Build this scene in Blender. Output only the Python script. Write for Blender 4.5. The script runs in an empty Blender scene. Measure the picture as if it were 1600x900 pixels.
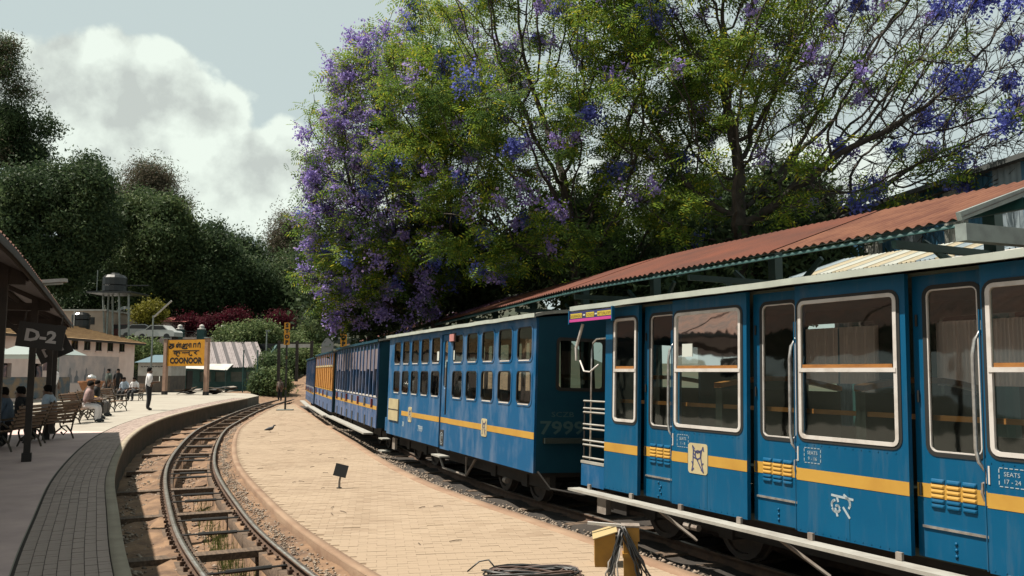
import bpy, math, random
import numpy as np
from mathutils import Vector, Matrix, Euler
from mathutils.geometry import tessellate_polygon
rnd = random.Random(7)
nrng = np.random.default_rng(7)
SC = bpy.context.scene
COL = SC.collection
R = math.radians

# ------------------------------------------------------------------ camera
F_PX, HOR, EYE = 1300.0, 580.0, 1.66          # focal length and horizon row of the 1600 px wide frame, eye height
TH = math.atan((HOR - 450) / F_PX)
cam = bpy.data.cameras.new('camera')
cam.sensor_width = 36.0
cam.lens = F_PX / 1600 * 36
cam.clip_start, cam.clip_end = 0.1, 3000
camo = bpy.data.objects.new('camera', cam)
COL.objects.link(camo)
camo.location = (0, 0, EYE)
camo.rotation_euler = (math.pi / 2 + TH, 0, 0)
SC.camera = camo

def ray(x, y):
    u, v = (x - 800) / F_PX, (450 - y) / F_PX
    return Vector((u, math.cos(TH) - v * math.sin(TH), math.sin(TH) + v * math.cos(TH)))
def G(x, y, z=0.0):                           # photo pixel -> point at height z
    d = ray(x, y); k = (z - EYE) / d.z
    return Vector((d.x * k, d.y * k, z))
def D(x, y, Y):                               # photo pixel -> point at distance Y
    d = ray(x, y); k = Y / d.y
    return Vector((d.x * k, Y, EYE + d.z * k))

# ------------------------------------------------------------------ light
SUN_EL = R(64)
SUN_FROM = Vector((-1.0, 0.03, 0)).normalized()      # towards the sun, on the ground
sun = bpy.data.lights.new('sun', 'SUN')
sun.energy, sun.angle, sun.color = 5.0, R(0.53), (1.0, 0.92, 0.80)
suno = bpy.data.objects.new('sun', sun)
COL.objects.link(suno)
to_sun = Vector((SUN_FROM.x * math.cos(SUN_EL), SUN_FROM.y * math.cos(SUN_EL), math.sin(SUN_EL)))
suno.rotation_euler = to_sun.to_track_quat('Z', 'Y').to_euler()

W = bpy.data.worlds.new('World'); SC.world = W; W.use_nodes = True
nt = W.node_tree; nt.nodes.clear()
def N(tree, kind, **kw):
    n = tree.nodes.new(kind)
    for k, v in kw.items():
        if k == 'ins':
            for a, b in v.items(): n.inputs[a].default_value = b
        else: setattr(n, k, v)
    return n
out = N(nt, 'ShaderNodeOutputWorld'); bg = N(nt, 'ShaderNodeBackground')
sky = N(nt, 'ShaderNodeTexSky', sky_type='NISHITA', sun_disc=False, sun_elevation=SUN_EL,
        sun_rotation=math.atan2(SUN_FROM.x, SUN_FROM.y), air_density=1.0, dust_density=2.5, ozone_density=1.0)
SKY_K = 0.05
skm = N(nt, 'ShaderNodeMix', data_type='RGBA', blend_type='MULTIPLY', ins={0: 1.0, 7: (SKY_K, SKY_K, SKY_K, 1)})
nt.links.new(sky.outputs[0], skm.inputs[6])
pale = N(nt, 'ShaderNodeMix', data_type='RGBA', ins={0: 0.85, 7: (0.31, 0.36, 0.345, 1)})
nt.links.new(skm.outputs[2], pale.inputs[6])
tc = N(nt, 'ShaderNodeTexCoord')
def vm(op, a, b=None):
    n = N(nt, 'ShaderNodeVectorMath', operation=op)
    nt.links.new(a, n.inputs[0])
    if b is not None:
        if isinstance(b, tuple): n.inputs[1].default_value = b
        else: nt.links.new(b, n.inputs[1])
    return n
def ma(op, a, b=None, c=None):
    n = N(nt, 'ShaderNodeMath', operation=op)
    for i, q in enumerate((a, b, c)):
        if q is None: continue
        if isinstance(q, (int, float)): n.inputs[i].default_value = q
        else: nt.links.new(q, n.inputs[i])
    return n.outputs[0]
dirv = vm('NORMALIZE', tc.outputs['Generated']).outputs[0]
warp = N(nt, 'ShaderNodeTexNoise', ins={'Scale': 9.0, 'Detail': 7.0, 'Roughness': 0.62})
nt.links.new(dirv, warp.inputs['Vector'])
big = N(nt, 'ShaderNodeTexNoise', ins={'Scale': 3.2, 'Detail': 4.0, 'Roughness': 0.6})
nt.links.new(dirv, big.inputs['Vector'])
# one cumulus bank to the left of the trees, a second low behind them, noise clouds everywhere else
BLOBS = [(15, 110, 75), (100, 120, 85), (180, 120, 85), (265, 140, 80), (325, 190, 75), (230, 220, 120), (110, 230, 110), (385, 245, 65),
         (450, 250, 70), (505, 280, 75), (330, 300, 95), (420, 320, 80), (200, 320, 90), (330, 380, 60), (440, 400, 60), (570, 330, 80), (1000, 290, 130), (1290, 300, 120), (1120, 280, 100)]
acc = None
for bx_, by_, br_ in BLOBS:
    c = ray(bx_, by_).normalized()
    dist = vm('DISTANCE', dirv, (c.x, c.y, c.z)).outputs['Value']
    v = ma('SUBTRACT', 1.0, ma('DIVIDE', dist, br_ / F_PX * 0.97))
    acc = v if acc is None else ma('SMOOTH_MAX', acc, v, 0.25)
sep = N(nt, 'ShaderNodeSeparateXYZ'); nt.links.new(dirv, sep.inputs[0])
wide = ma('SUBTRACT', ma('MULTIPLY', ma('SUBTRACT', big.outputs[0], 0.60), 4.0), ma('MULTIPLY', sep.outputs[2], 0.6))
behind = ma('MULTIPLY', ma('LESS_THAN', sep.outputs[1], 0.25), 1.0)
wide = ma('SUBTRACT', wide, ma('SUBTRACT', 0.5, ma('MULTIPLY', behind, 0.5)))
acc = ma('MAXIMUM', acc, wide)
def puff(vec):                                  # cauliflower relief
    n = N(nt, 'ShaderNodeTexVoronoi', feature='F1', ins={'Scale': 12.0, 'Detail': 2.0, 'Roughness': 0.5}); nt.links.new(vec, n.inputs['Vector']); return n.outputs['Distance']
wv_ = N(nt, 'ShaderNodeTexNoise', ins={'Scale': 14.0, 'Detail': 4.0}); nt.links.new(dirv, wv_.inputs['Vector'])
wsc = vm('SCALE', wv_.outputs['Color']); wsc.inputs['Scale'].default_value = 0.06
dw = vm('ADD', dirv, wsc.outputs[0]).outputs[0]
p1 = puff(dw); p2_ = puff(vm('ADD', dw, (0.03, 0.0, -0.045)).outputs[0])
dens = ma('ADD', ma('ADD', ma('MULTIPLY', acc, ma('ADD', 1.0, ma('MULTIPLY', ma('MAXIMUM', acc, 0.0), 1.6))), ma('MULTIPLY', ma('SUBTRACT', warp.outputs[0], 0.5), 1.3)), ma('MULTIPLY', ma('SUBTRACT', 0.66, p1), 0.9))
cov = N(nt, 'ShaderNodeMapRange', interpolation_type='SMOOTHSTEP', ins={'From Min': 0.0, 'From Max': 0.34}); nt.links.new(dens, cov.inputs[0])
# cloud light: bright billows, greyer where thick and low
warp2 = N(nt, 'ShaderNodeTexNoise', ins={'Scale': 9.0, 'Detail': 7.0, 'Roughness': 0.62})
off = vm('ADD', dirv, (0.022, 0.0, -0.03)); nt.links.new(off.outputs[0], warp2.inputs['Vector'])
rel = ma('ADD', ma('MULTIPLY', ma('SUBTRACT', warp.outputs[0], warp2.outputs[0]), 1.0), ma('MULTIPLY', ma('SUBTRACT', p2_, p1), 0.40))
lit = N(nt, 'ShaderNodeMapRange', ins={'From Min': -0.20, 'From Max': 0.20, 'To Max': 1.15}); nt.links.new(rel, lit.inputs[0])
thick = N(nt, 'ShaderNodeMapRange', ins={'From Min': 0.3, 'From Max': 1.1, 'To Min': -0.05, 'To Max': 0.34}); nt.links.new(acc, thick.inputs[0])
bright = ma('SUBTRACT', lit.outputs[0], thick.outputs[0])
ccol = N(nt, 'ShaderNodeMix', data_type='RGBA', ins={6: (0.285, 0.31, 0.293, 1), 7: (0.435, 0.48, 0.435, 1)}); nt.links.new(bright, ccol.inputs[0])
fin = N(nt, 'ShaderNodeMix', data_type='RGBA'); fin.clamp_factor = True
nt.links.new(cov.outputs[0], fin.inputs[0]); nt.links.new(pale.outputs[2], fin.inputs[6]); nt.links.new(ccol.outputs[2], fin.inputs[7])
nt.links.new(fin.outputs[2], bg.inputs[0]); bg.inputs[1].default_value = 1.0
nt.links.new(bg.outputs[0], out.inputs[0])

SC.view_settings.view_transform = 'Standard'
SC.view_settings.look = 'None'
SC.view_settings.exposure = 1.0
SC.view_settings.gamma = 1.0
SC.cycles.use_denoising = True
W.cycles.sampling_method = "MANUAL"; W.cycles.sample_map_resolution = 256
SC.cycles.max_bounces = 6
SC.cycles.transparent_max_bounces = 16

# ------------------------------------------------------------------ materials
MATS = {}
ALB = 0.52                                     # all paints and stones, against the brighter exposure
def mat(name, col, col2=None, scale=4.0, lo=0.4, hi=0.62, rough=0.7, metal=0.0, bump=0.0, bscale=40.0, stretch=(1, 1, 1), detail=6.0, island=None, coat=0.0, spec=0.5, grime=None):
    if name in MATS: return MATS[name]
    kf = 1.0 if metal > .5 else ALB; col = tuple(c * kf for c in col); col2 = col2 and tuple(c * kf for c in col2); island = island and tuple(c * kf for c in island)
    m = bpy.data.materials.new(name); m.use_nodes = True; t = m.node_tree
    p = t.nodes['Principled BSDF']
    p.inputs['Roughness'].default_value = rough; p.inputs['Metallic'].default_value = metal
    p.inputs['Coat Weight'].default_value = coat; p.inputs['Specular IOR Level'].default_value = spec
    p.inputs['Base Color'].default_value = (*col, 1)
    co = N(t, 'ShaderNodeTexCoord'); mp = N(t, 'ShaderNodeMapping'); mp.inputs['Scale'].default_value = stretch
    t.links.new(co.outputs['Object'], mp.inputs[0])
    cur = None
    if col2 is not None:
        nz = N(t, 'ShaderNodeTexNoise', ins={'Scale': scale, 'Detail': detail, 'Roughness': 0.6}); t.links.new(mp.outputs[0], nz.inputs['Vector'])
        mr = N(t, 'ShaderNodeMapRange', ins={'From Min': lo, 'From Max': hi}); t.links.new(nz.outputs[0], mr.inputs[0])
        mx = N(t, 'ShaderNodeMix', data_type='RGBA', ins={6: (*col, 1), 7: (*col2, 1)}); t.links.new(mr.outputs[0], mx.inputs[0])
        cur = mx.outputs[2]
    if island is not None:                       # every separate piece its own tint
        g = N(t, 'ShaderNodeNewGeometry'); mx = N(t, 'ShaderNodeMix', data_type='RGBA', ins={7: (*island, 1)})
        mr = N(t, 'ShaderNodeMapRange', ins={'To Max': 0.85}); t.links.new(g.outputs['Random Per Island'], mr.inputs[0]); t.links.new(mr.outputs[0], mx.inputs[0])
        if cur is None: mx.inputs[6].default_value = (*col, 1)
        else: t.links.new(cur, mx.inputs[6])
        cur = mx.outputs[2]
    if grime is not None:                        # dusty streaks running down the paint
        mg = N(t, 'ShaderNodeMapping'); mg.inputs['Scale'].default_value = (5, 5, .55); t.links.new(co.outputs['Object'], mg.inputs[0])
        ng = N(t, 'ShaderNodeTexNoise', ins={'Scale': 1.6, 'Detail': 8.0, 'Roughness': 0.7}); t.links.new(mg.outputs[0], ng.inputs['Vector'])
        rg = N(t, 'ShaderNodeMapRange', ins={'From Min': 0.5, 'From Max': 0.8, 'To Max': 0.5}); t.links.new(ng.outputs[0], rg.inputs[0])
        mx = N(t, 'ShaderNodeMix', data_type='RGBA', ins={7: tuple(c * ALB for c in grime) + (1,)}); t.links.new(rg.outputs[0], mx.inputs[0])
        if cur is None: mx.inputs[6].default_value = (*col, 1)
        else: t.links.new(cur, mx.inputs[6])
        cur = mx.outputs[2]
    if cur is not None: t.links.new(cur, p.inputs['Base Color'])
    if bump:
        nb = N(t, 'ShaderNodeTexNoise', ins={'Scale': bscale, 'Detail': 5.0}); t.links.new(mp.outputs[0], nb.inputs['Vector'])
        b = N(t, 'ShaderNodeBump', ins={'Strength': bump, 'Distance': 0.02}); t.links.new(nb.outputs[0], b.inputs['Height']); t.links.new(b.outputs[0], p.inputs['Normal'])
    MATS[name] = m
    return m
def leafmat(name, col, col2, trans=0.35, col3=None):
    m = bpy.data.materials.new(name); m.use_nodes = True; t = m.node_tree; t.nodes.clear()
    o = N(t, 'ShaderNodeOutputMaterial'); g = N(t, 'ShaderNodeNewGeometry')
    rp = N(t, 'ShaderNodeValToRGB'); e = rp.color_ramp.elements
    e[0].color = (*col, 1); e[1].color = (*col2, 1)
    if col3: q = e.new(0.8); q.color = (*col2, 1); e[2].color = (*col3, 1)
    t.links.new(g.outputs['Random Per Island'], rp.inputs[0])
    d = N(t, 'ShaderNodeBsdfPrincipled', ins={'Roughness': 0.6, 'Specular IOR Level': 0.12}); tr = N(t, 'ShaderNodeBsdfTranslucent'); mx = N(t, 'ShaderNodeMixShader', ins={0: trans})
    t.links.new(rp.outputs[0], d.inputs['Base Color']); t.links.new(rp.outputs[0], tr.inputs[0])
    t.links.new(d.outputs[0], mx.inputs[1]); t.links.new(tr.outputs[0], mx.inputs[2]); t.links.new(mx.outputs[0], o.inputs[0])
    MATS[name] = m
    return m
def glassmat(name, tint, refl=1.0):
    m = bpy.data.materials.new(name); m.use_nodes = True; t = m.node_tree; t.nodes.clear()
    o = N(t, 'ShaderNodeOutputMaterial'); fr = N(t, 'ShaderNodeFresnel', ins={0: 1.55}); k = N(t, 'ShaderNodeMath', operation='MULTIPLY_ADD', ins={1: refl, 2: 0.03}); k.use_clamp = True
    tr = N(t, 'ShaderNodeBsdfTransparent', ins={0: (*tint, 1)}); gl = N(t, 'ShaderNodeBsdfGlossy', ins={0: (0.9, 0.93, 0.9, 1), 'Roughness': 0.03}); mx = N(t, 'ShaderNodeMixShader')
    nz = N(t, 'ShaderNodeTexNoise', ins={'Scale': 2.2, 'Detail': 2.0}); b = N(t, 'ShaderNodeBump', ins={'Strength': 0.12, 'Distance': 0.02}); co = N(t, 'ShaderNodeTexCoord')
    t.links.new(co.outputs['Object'], nz.inputs['Vector']); t.links.new(nz.outputs[0], b.inputs['Height']); t.links.new(b.outputs[0], gl.inputs['Normal'])
    t.links.new(fr.outputs[0], k.inputs[0]); t.links.new(k.outputs[0], mx.inputs[0]); t.links.new(tr.outputs[0], mx.inputs[1]); t.links.new(gl.outputs[0], mx.inputs[2]); t.links.new(mx.outputs[0], o.inputs[0])
    MATS[name] = m
    return m

# ------------------------------------------------------------------ mesh helpers
class MB:
    def __init__(s): s.v = []; s.f = []; s.m = []
    def add(s, vs, fs, mi=0):
        o = len(s.v); s.v += [tuple(q) for q in vs]; s.f += [tuple(i + o for i in f) for f in fs]; s.m += [mi] * len(fs); return s
    def box(s, x0, x1, y0, y1, z0, z1, mi=0, M=None):
        vs = [Vector((x, y, z)) for z in (z0, z1) for y in (y0, y1) for x in (x0, x1)]
        if M is not None: vs = [M @ q for q in vs]
        return s.add(vs, [(0, 2, 3, 1), (4, 5, 7, 6), (0, 1, 5, 4), (2, 6, 7, 3), (0, 4, 6, 2), (1, 3, 7, 5)], mi)
    def bar(s, a, b, w, h, mi=0, up=(0, 0, 1)):
        a, b = Vector(a), Vector(b); d = (b - a).normalized(); u = Vector(up)
        if abs(d.dot(u)) > 0.95: u = Vector((0, 1, 0))
        x = d.cross(u).normalized() * w / 2; z = x.cross(d).normalized() * h / 2
        vs = [p + i * x + j * z for p in (a, b) for j in (-1, 1) for i in (-1, 1)]
        return s.add(vs, [(0, 1, 3, 2), (4, 6, 7, 5), (0, 4, 5, 1), (2, 3, 7, 6), (0, 2, 6, 4), (1, 5, 7, 3)], mi)
    def tube(s, pts, r, n=6, mi=0, cap=True, up=(0, 0, 1)):
        P = [Vector(p) for p in pts]; k = len(P); rr = r if isinstance(r, (list, tuple)) else [r] * k
        vs = []
        for i, p in enumerate(P):
            d = (P[min(i + 1, k - 1)] - P[max(i - 1, 0)]).normalized(); u = Vector(up)
            if abs(d.dot(u)) > 0.9: u = Vector((1, 0, 0))
            if abs(d.dot(u)) > 0.9: u = Vector((0, 1, 0))
            x = d.cross(u).normalized(); z = x.cross(d)
            vs += [p + (x * math.cos(2 * math.pi * j / n) + z * math.sin(2 * math.pi * j / n)) * rr[i] for j in range(n)]
        fs = [(i * n + j, i * n + (j + 1) % n, (i + 1) * n + (j + 1) % n, (i + 1) * n + j) for i in range(k - 1) for j in range(n)]
        if cap: fs += [tuple(range(n))[::-1], tuple((k - 1) * n + j for j in range(n))]
        return s.add(vs, fs, mi)
    def lathe(s, prof, c, n=12, mi=0):          # prof (r, z) about a vertical axis
        vs = [(c[0] + r * math.cos(2 * math.pi * j / n), c[1] + r * math.sin(2 * math.pi * j / n), c[2] + z) for r, z in prof for j in range(n)]
        fs = [(i * n + j, i * n + (j + 1) % n, (i + 1) * n + (j + 1) % n, (i + 1) * n + j) for i in range(len(prof) - 1) for j in range(n)]
        fs += [tuple(range(n))[::-1], tuple((len(prof) - 1) * n + j for j in range(n))]
        return s.add(vs, fs, mi)
    def plate(s, outer, holes, d0, d1, mi=0, ax='xz'):   # flat plate with openings; outline in (a, b), thickness d0..d1 on the third axis
        mp = {'xz': lambda a, b, d: (a, d, b), 'yz': lambda a, b, d: (d, a, b), 'xy': lambda a, b, d: (a, b, d)}[ax]
        loops = [outer] + list(holes); tri = tessellate_polygon([[Vector((a, b, 0)) for a, b in l] for l in loops])
        flat = [q for l in loops for q in l]; n = len(flat)
        vs = [mp(a, b, d0) for a, b in flat] + [mp(a, b, d1) for a, b in flat]
        fs = [tuple(t) for t in tri] + [tuple(i + n for i in reversed(t)) for t in tri]; o = 0
        for l in loops:
            k = len(l); fs += [(o + i, o + (i + 1) % k, n + o + (i + 1) % k, n + o + i) for i in range(k)]; o += k
        return s.add(vs, fs, mi)
    def ring(s, outer, inner, d0, d1, mi=0, ax='xz'): return s.plate(outer, [inner], d0, d1, mi, ax)
    def mesh(s, name, mats, smooth=False, fix=True):
        me = bpy.data.meshes.new(name); me.from_pydata(s.v, [], s.f)
        for q in mats if isinstance(mats, (list, tuple)) else [mats]: me.materials.append(q)
        if any(s.m): me.polygons.foreach_set('material_index', s.m)
        if smooth: me.polygons.foreach_set('use_smooth', [True] * len(s.f))
        if fix:
            import bmesh
            b = bmesh.new(); b.from_mesh(me); bmesh.ops.recalc_face_normals(b, faces=b.faces); b.to_mesh(me); b.free()
        me.update(); return me
    def build(s, name, mats, parent=None, smooth=False, **kw):
        return link(bpy.data.objects.new(name, s.mesh(name, mats, smooth)), parent, **kw)
def link(o, parent=None, label=None, cat=None, group=None, kind=None):
    COL.objects.link(o)
    if parent is not None: o.parent = parent
    if label: o['label'] = label
    if cat: o['category'] = cat
    if group: o['group'] = group
    if kind: o['kind'] = kind
    return o
def thing(name, label, cat, loc=(0, 0, 0), rz=0.0, group=None):
    o = bpy.data.objects.new(name, None); o.empty_display_size = 0.2
    o.location = loc; o.rotation_euler = (0, 0, rz)
    return link(o, None, label, cat, group)
def copy_tree(o, parent=None):
    kids = list(o.children); c = o.copy(); COL.objects.link(c); c.parent = parent
    for k in kids: copy_tree(k, c)
    return c
def inst(name, me, parent, loc=(0, 0, 0), rot=(0, 0, 0), scale=(1, 1, 1)):
    o = bpy.data.objects.new(name, me); o.location = loc; o.rotation_euler = rot; o.scale = scale
    return link(o, parent)
def rrect(a0, a1, b0, b1, r, n=4):
    pts = []
    for cx, cy, st in ((a1 - r, b1 - r, 0), (a0 + r, b1 - r, 90), (a0 + r, b0 + r, 180), (a1 - r, b0 + r, 270)):
        for i in range(n + 1):
            t = R(st + 90 * i / n); pts.append((cx + r * math.cos(t), cy + r * math.sin(t)))
    return pts
def rect(a0, a1, b0, b1): return [(a0, b0), (a1, b0), (a1, b1), (a0, b1)]
_dg = bpy.context.evaluated_depsgraph_get
def text_mb(txt, h, x, z, mapf, bold=0.0, squeeze=1.0, depth=0.004):   # writing as thin raised letters; cap height h
    cu = bpy.data.curves.new('lettering', 'FONT'); cu.body = txt; cu.size = h / 0.72; cu.offset = bold; cu.resolution_u = 2; cu.align_x = 'CENTER'
    o = bpy.data.objects.new('lettering', cu); COL.objects.link(o)
    me = bpy.data.meshes.new_from_object(o.evaluated_get(_dg()))
    mb = MB(); n = len(me.vertices)
    vs = [(x + q.co.x * squeeze, z + q.co.y) for q in me.vertices]
    mb.add([mapf(a, b, 0) for a, b in vs], [tuple(p.vertices) for p in me.polygons])
    bpy.data.objects.remove(o); bpy.data.curves.remove(cu); bpy.data.meshes.remove(me)
    return mb
def strokes_mb(lines, w, mapf, mb=None):      # hand-drawn strokes as flat ribbons
    mb = mb or MB()
    for l in lines:
        for (a0, b0), (a1, b1) in zip(l[:-1], l[1:]):
            dx, dy = a1 - a0, b1 - b0; k = math.hypot(dx, dy) or 1; e = w * 0.35
            ux, uy = dx / k, dy / k; nx, ny = -uy * w / 2, ux * w / 2
            a0_, b0_, a1_, b1_ = a0 - ux * e, b0 - uy * e, a1 + ux * e, b1 + uy * e
            mb.add([mapf(a0_ + nx, b0_ + ny, 0), mapf(a1_ + nx, b1_ + ny, 0), mapf(a1_ - nx, b1_ - ny, 0), mapf(a0_ - nx, b0_ - ny, 0)], [(0, 1, 2, 3)])
    return mb
def arc(cx, cy, r, a0, a1, n=8, ry=None):
    return [(cx + r * math.cos(R(a0 + (a1 - a0) * i / n)), cy + (ry or r) * math.sin(R(a0 + (a1 - a0) * i / n))) for i in range(n + 1)]
def catmull(pts, step):
    P = [np.array(p, float) for p in pts]; P = [2 * P[0] - P[1]] + P + [2 * P[-1] - P[-2]]; o = []
    for i in range(1, len(P) - 2):
        a, b, c, d = P[i - 1:i + 3]; k = max(2, int(np.linalg.norm(c - b) / step))
        for j in range(k):
            t = j / k; o.append(0.5 * (2 * b + (c - a) * t + (2 * a - 5 * b + 4 * c - d) * t * t + (3 * b - a - 3 * c + d) * t ** 3))
    o.append(P[-2]); return np.array(o)
def offset(P, d):                              # to the right of the direction of travel
    T = np.gradient(P, axis=0); T /= np.linalg.norm(T, axis=1)[:, None]
    return P + np.stack([T[:, 1], -T[:, 0]], 1) * d
def along(P):
    s = np.concatenate([[0], np.cumsum(np.linalg.norm(np.diff(P, axis=0), axis=1))]); return s
def at_s(P, s):
    A = along(P); x = np.interp(s, A, P[:, 0]); y = np.interp(s, A, P[:, 1]); e = 0.05
    x2 = np.interp(s + e, A, P[:, 0]) - np.interp(s - e, A, P[:, 0]); y2 = np.interp(s + e, A, P[:, 1]) - np.interp(s - e, A, P[:, 1])
    return x, y, math.atan2(y2, x2)
def xs_at(P, y): return float(np.interp(y, P[:, 1], P[:, 0]))
def np_mesh(name, V, Fq, mats, mi=None, smooth=False):
    me = bpy.data.meshes.new(name); k = Fq.shape[1]
    me.vertices.add(len(V)); me.vertices.foreach_set('co', V.astype(np.float32).ravel())
    me.loops.add(Fq.size); me.loops.foreach_set('vertex_index', Fq.astype(np.int32).ravel())
    me.polygons.add(len(Fq)); me.polygons.foreach_set('loop_start', np.arange(0, Fq.size, k, dtype=np.int32)); me.polygons.foreach_set('loop_total', np.full(len(Fq), k, np.int32))
    for q in mats if isinstance(mats, (list, tuple)) else [mats]: me.materials.append(q)
    if mi is not None: me.polygons.foreach_set('material_index', mi.astype(np.int32))
    if smooth: me.polygons.foreach_set('use_smooth', np.ones(len(Fq), bool))
    me.update(calc_edges=True); return me
# ------------------------------------------------------------------ plan curves (metres, camera at 0,0; measured from the photograph)
RAIL_L = catmull([(3.2, -4.0), (1.6, -0.2), (-0.35, 4.0), (-3.18, 8.87), (-5.14, 12.8), (-7.96, 19.58), (-10.93, 28.77), (-12.6, 35.5), (-15.2, 48.0), (-17.4, 62.0), (-18.6, 78.0)], 0.25)
CEN = offset(RAIL_L, 0.5)
RAIL_R = offset(RAIL_L, 1.0)
EDGE = catmull([(2.3, -4.6), (0.7, -0.9), (-1.05, 3.2), (-3.12, 6.98), (-4.68, 10.07), (-6.4, 13.6), (-8.27, 17.89), (-9.89, 21.96), (-11.5, 26.75), (-12.93, 32.2), (-14.7, 41.3), (-16.37, 52.0)], 0.25)
TAN_L = offset(RAIL_L, 1.42)
TAN_R = catmull([(6.6, -0.3), (3.7, 5.2), (1.85, 8.93), (1.05, 10.6), (0.28, 12.15), (-1.5, 15.85), (-3.35, 21.0), (-6.1, 29.7), (-8.9, 38.5), (-12.3, 49.0), (-13.7, 53.5)], 0.25)
Z_TAN, Z_RAIL = -0.42, -0.45
M_dirt = mat('dirt', (0.36, 0.215, 0.12), (0.15, 0.085, 0.05), 2.6, 0.36, 0.66, rough=0.95, bump=1.0, bscale=14, detail=9)
M_hill = mat('hill_ground', (0.030, 0.045, 0.018), (0.07, 0.055, 0.025), 0.15, 0.4, 0.7, rough=0.95, bump=0.5, bscale=2)
M_conc = mat('platform_concrete', (0.50, 0.46, 0.38), (0.40, 0.35, 0.29), 0.8, 0.35, 0.7, rough=0.85, bump=0.12, bscale=30)
M_wall = mat('platform_wall_stone', (0.13, 0.11, 0.085), (0.06, 0.065, 0.04), 2.0, 0.35, 0.65, rough=0.9, bump=0.6, bscale=12)
M_pav = mat('edge_paver', (0.52, 0.40, 0.345), (0.38, 0.29, 0.25), 2.0, 0.4, 0.65, rough=0.85, island=(0.60, 0.46, 0.39), bump=0.2, bscale=60)
M_cop = mat('platform_coping', (0.50, 0.42, 0.31), (0.36, 0.29, 0.21), 3, 0.4, 0.7, rough=0.9, bump=0.2, bscale=30)
M_tile = mat('tan_brick', (0.475, 0.355, 0.24), (0.32, 0.22, 0.14), 0.7, 0.40, 0.74, rough=0.9, detail=9, island=(0.50, 0.38, 0.265), bump=0.25, bscale=50)
M_joint = mat('brick_joint', (0.43, 0.315, 0.21), (0.30, 0.205, 0.13), 3, rough=0.95)
M_curb = mat('clay_kerb', (0.42, 0.28, 0.18), (0.30, 0.175, 0.105), 1.6, 0.35, 0.65, rough=0.9, bump=0.3, bscale=25)
M_steel = mat('rail_polished', (0.62, 0.58, 0.53), (0.42, 0.36, 0.30), 8, rough=0.28, metal=0.9)
M_rust = mat('rail_rust', (0.10, 0.055, 0.035), (0.17, 0.095, 0.055), 9, rough=0.85)
M_wood = mat('old_timber', (0.10, 0.065, 0.042), (0.23, 0.155, 0.10), 5, 0.4, 0.7, rough=0.9, bump=0.4, bscale=20, stretch=(1, 6, 6))
M_black = mat('black_iron', (0.012, 0.012, 0.012), (0.03, 0.024, 0.02), 6, rough=0.6)
M_rock = mat('ballast_stone', (0.58, 0.47, 0.36), (0.42, 0.32, 0.25), 2, rough=0.9, island=(0.16, 0.12, 0.09))

# ------------------------------------------------------------------ ground
def sstep(a, b, x): t = np.clip((x - a) / (b - a), 0, 1); return t * t * (3 - 2 * t)
def hgt(x, y):
    x = np.asarray(x, float); y = np.asarray(y, float)
    left = 1 - sstep(-22, -17, x); right = sstep(2, 14, x)
    h = -0.68 + 0.62 * sstep(56, 66, y) * left + 4.7 * sstep(79, 87, y) * left + 17 * sstep(92, 170, y) * left
    mid = (1 - left) * (1 - right)
    h = h + mid * (0.15 * sstep(55, 62, y) + 4.2 * sstep(62, 88, y) + 16 * sstep(85, 170, y))
    h = h + right * (0.5 * sstep(15, 30, y) + 3 * sstep(45, 140, y))
    return h + 0.25 * np.sin(x * 0.31 + 1) * np.sin(y * 0.27) * sstep(60, 90, y)
gx = np.concatenate([np.linspace(-1500, -130, 12), np.linspace(-120, 90, 106), np.linspace(100, 1500, 12)])
gy = np.concatenate([np.linspace(-1500, -40, 8), np.linspace(-30, 200, 116), np.linspace(220, 2000, 12)])
GX, GY = np.meshgrid(gx, gy); GZ = hgt(GX, GY)
GZ = np.where((GY < 75) & (np.abs(GX) < 25), np.minimum(GZ, np.where(GY < 52, -1.3, GZ)), GZ)   # the track bed is its own sheet
nx_, ny_ = len(gx), len(gy); idx = np.arange(nx_ * ny_).reshape(ny_, nx_)
Q = np.stack([idx[:-1, :-1], idx[:-1, 1:], idx[1:, 1:], idx[1:, :-1]], -1).reshape(-1, 4)
cent = np.stack([GX, GY], -1).reshape(-1, 2)[Q].mean(1)
gm = np_mesh('ground', np.stack([GX, GY, GZ], -1).reshape(-1, 3), Q, [M_dirt, M_hill], ((cent[:, 1] > 80) | ((cent[:, 0] > 4) & (cent[:, 1] > 14)) | (np.abs(cent[:, 0]) > 60)).astype(int), True)
link(bpy.data.objects.new('ground', gm), kind='structure')

def sweep(P, prof, zfun=None):                 # prof: list of (offset to the right, z)
    V = []; n = len(prof)
    for d, z in prof:
        o = offset(P, d); V.append(np.column_stack([o, np.full(len(o), z) if zfun is None else z + zfun(o, d)]))
    V = np.stack(V, 1).reshape(-1, 3); k = len(P)
    q = [(i * n + j, i * n + j + 1, (i + 1) * n + j + 1, (i + 1) * n + j) for i in range(k - 1) for j in range(n - 1)]
    return V, np.array(q)
def rough_z(o, d): return 0.018 * np.sin(o[:, 0] * 7 + d * 9) + 0.02 * np.sin(o[:, 1] * 5.3 + d * 14) + nrng.normal(0, 0.008, len(o))
V, q = sweep(CEN, [(-1.6, -0.66), (-1.25, -0.64), (-1.0, -0.61), (-0.8, -0.60), (-0.66, -0.57), (-0.645, -0.57), (-0.36, -0.58), (-0.35, -1.0), (-0.15, -1.0), (0.1, -0.98), (0.25, -0.93), (0.35, -0.90), (0.36, -0.58), (0.66, -0.55), (0.8, -0.53), (0.95, -0.52)], rough_z)
link(bpy.data.objects.new('track_bed', np_mesh('track_bed', V, q, M_dirt, smooth=False)), kind='structure')
V, q = sweep(TAN_R, [(-0.12, -0.49), (0.05, -0.53), (0.5, -0.58), (1.6, -0.6), (2.7, -0.58), (3.6, -0.55)], rough_z)
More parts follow.
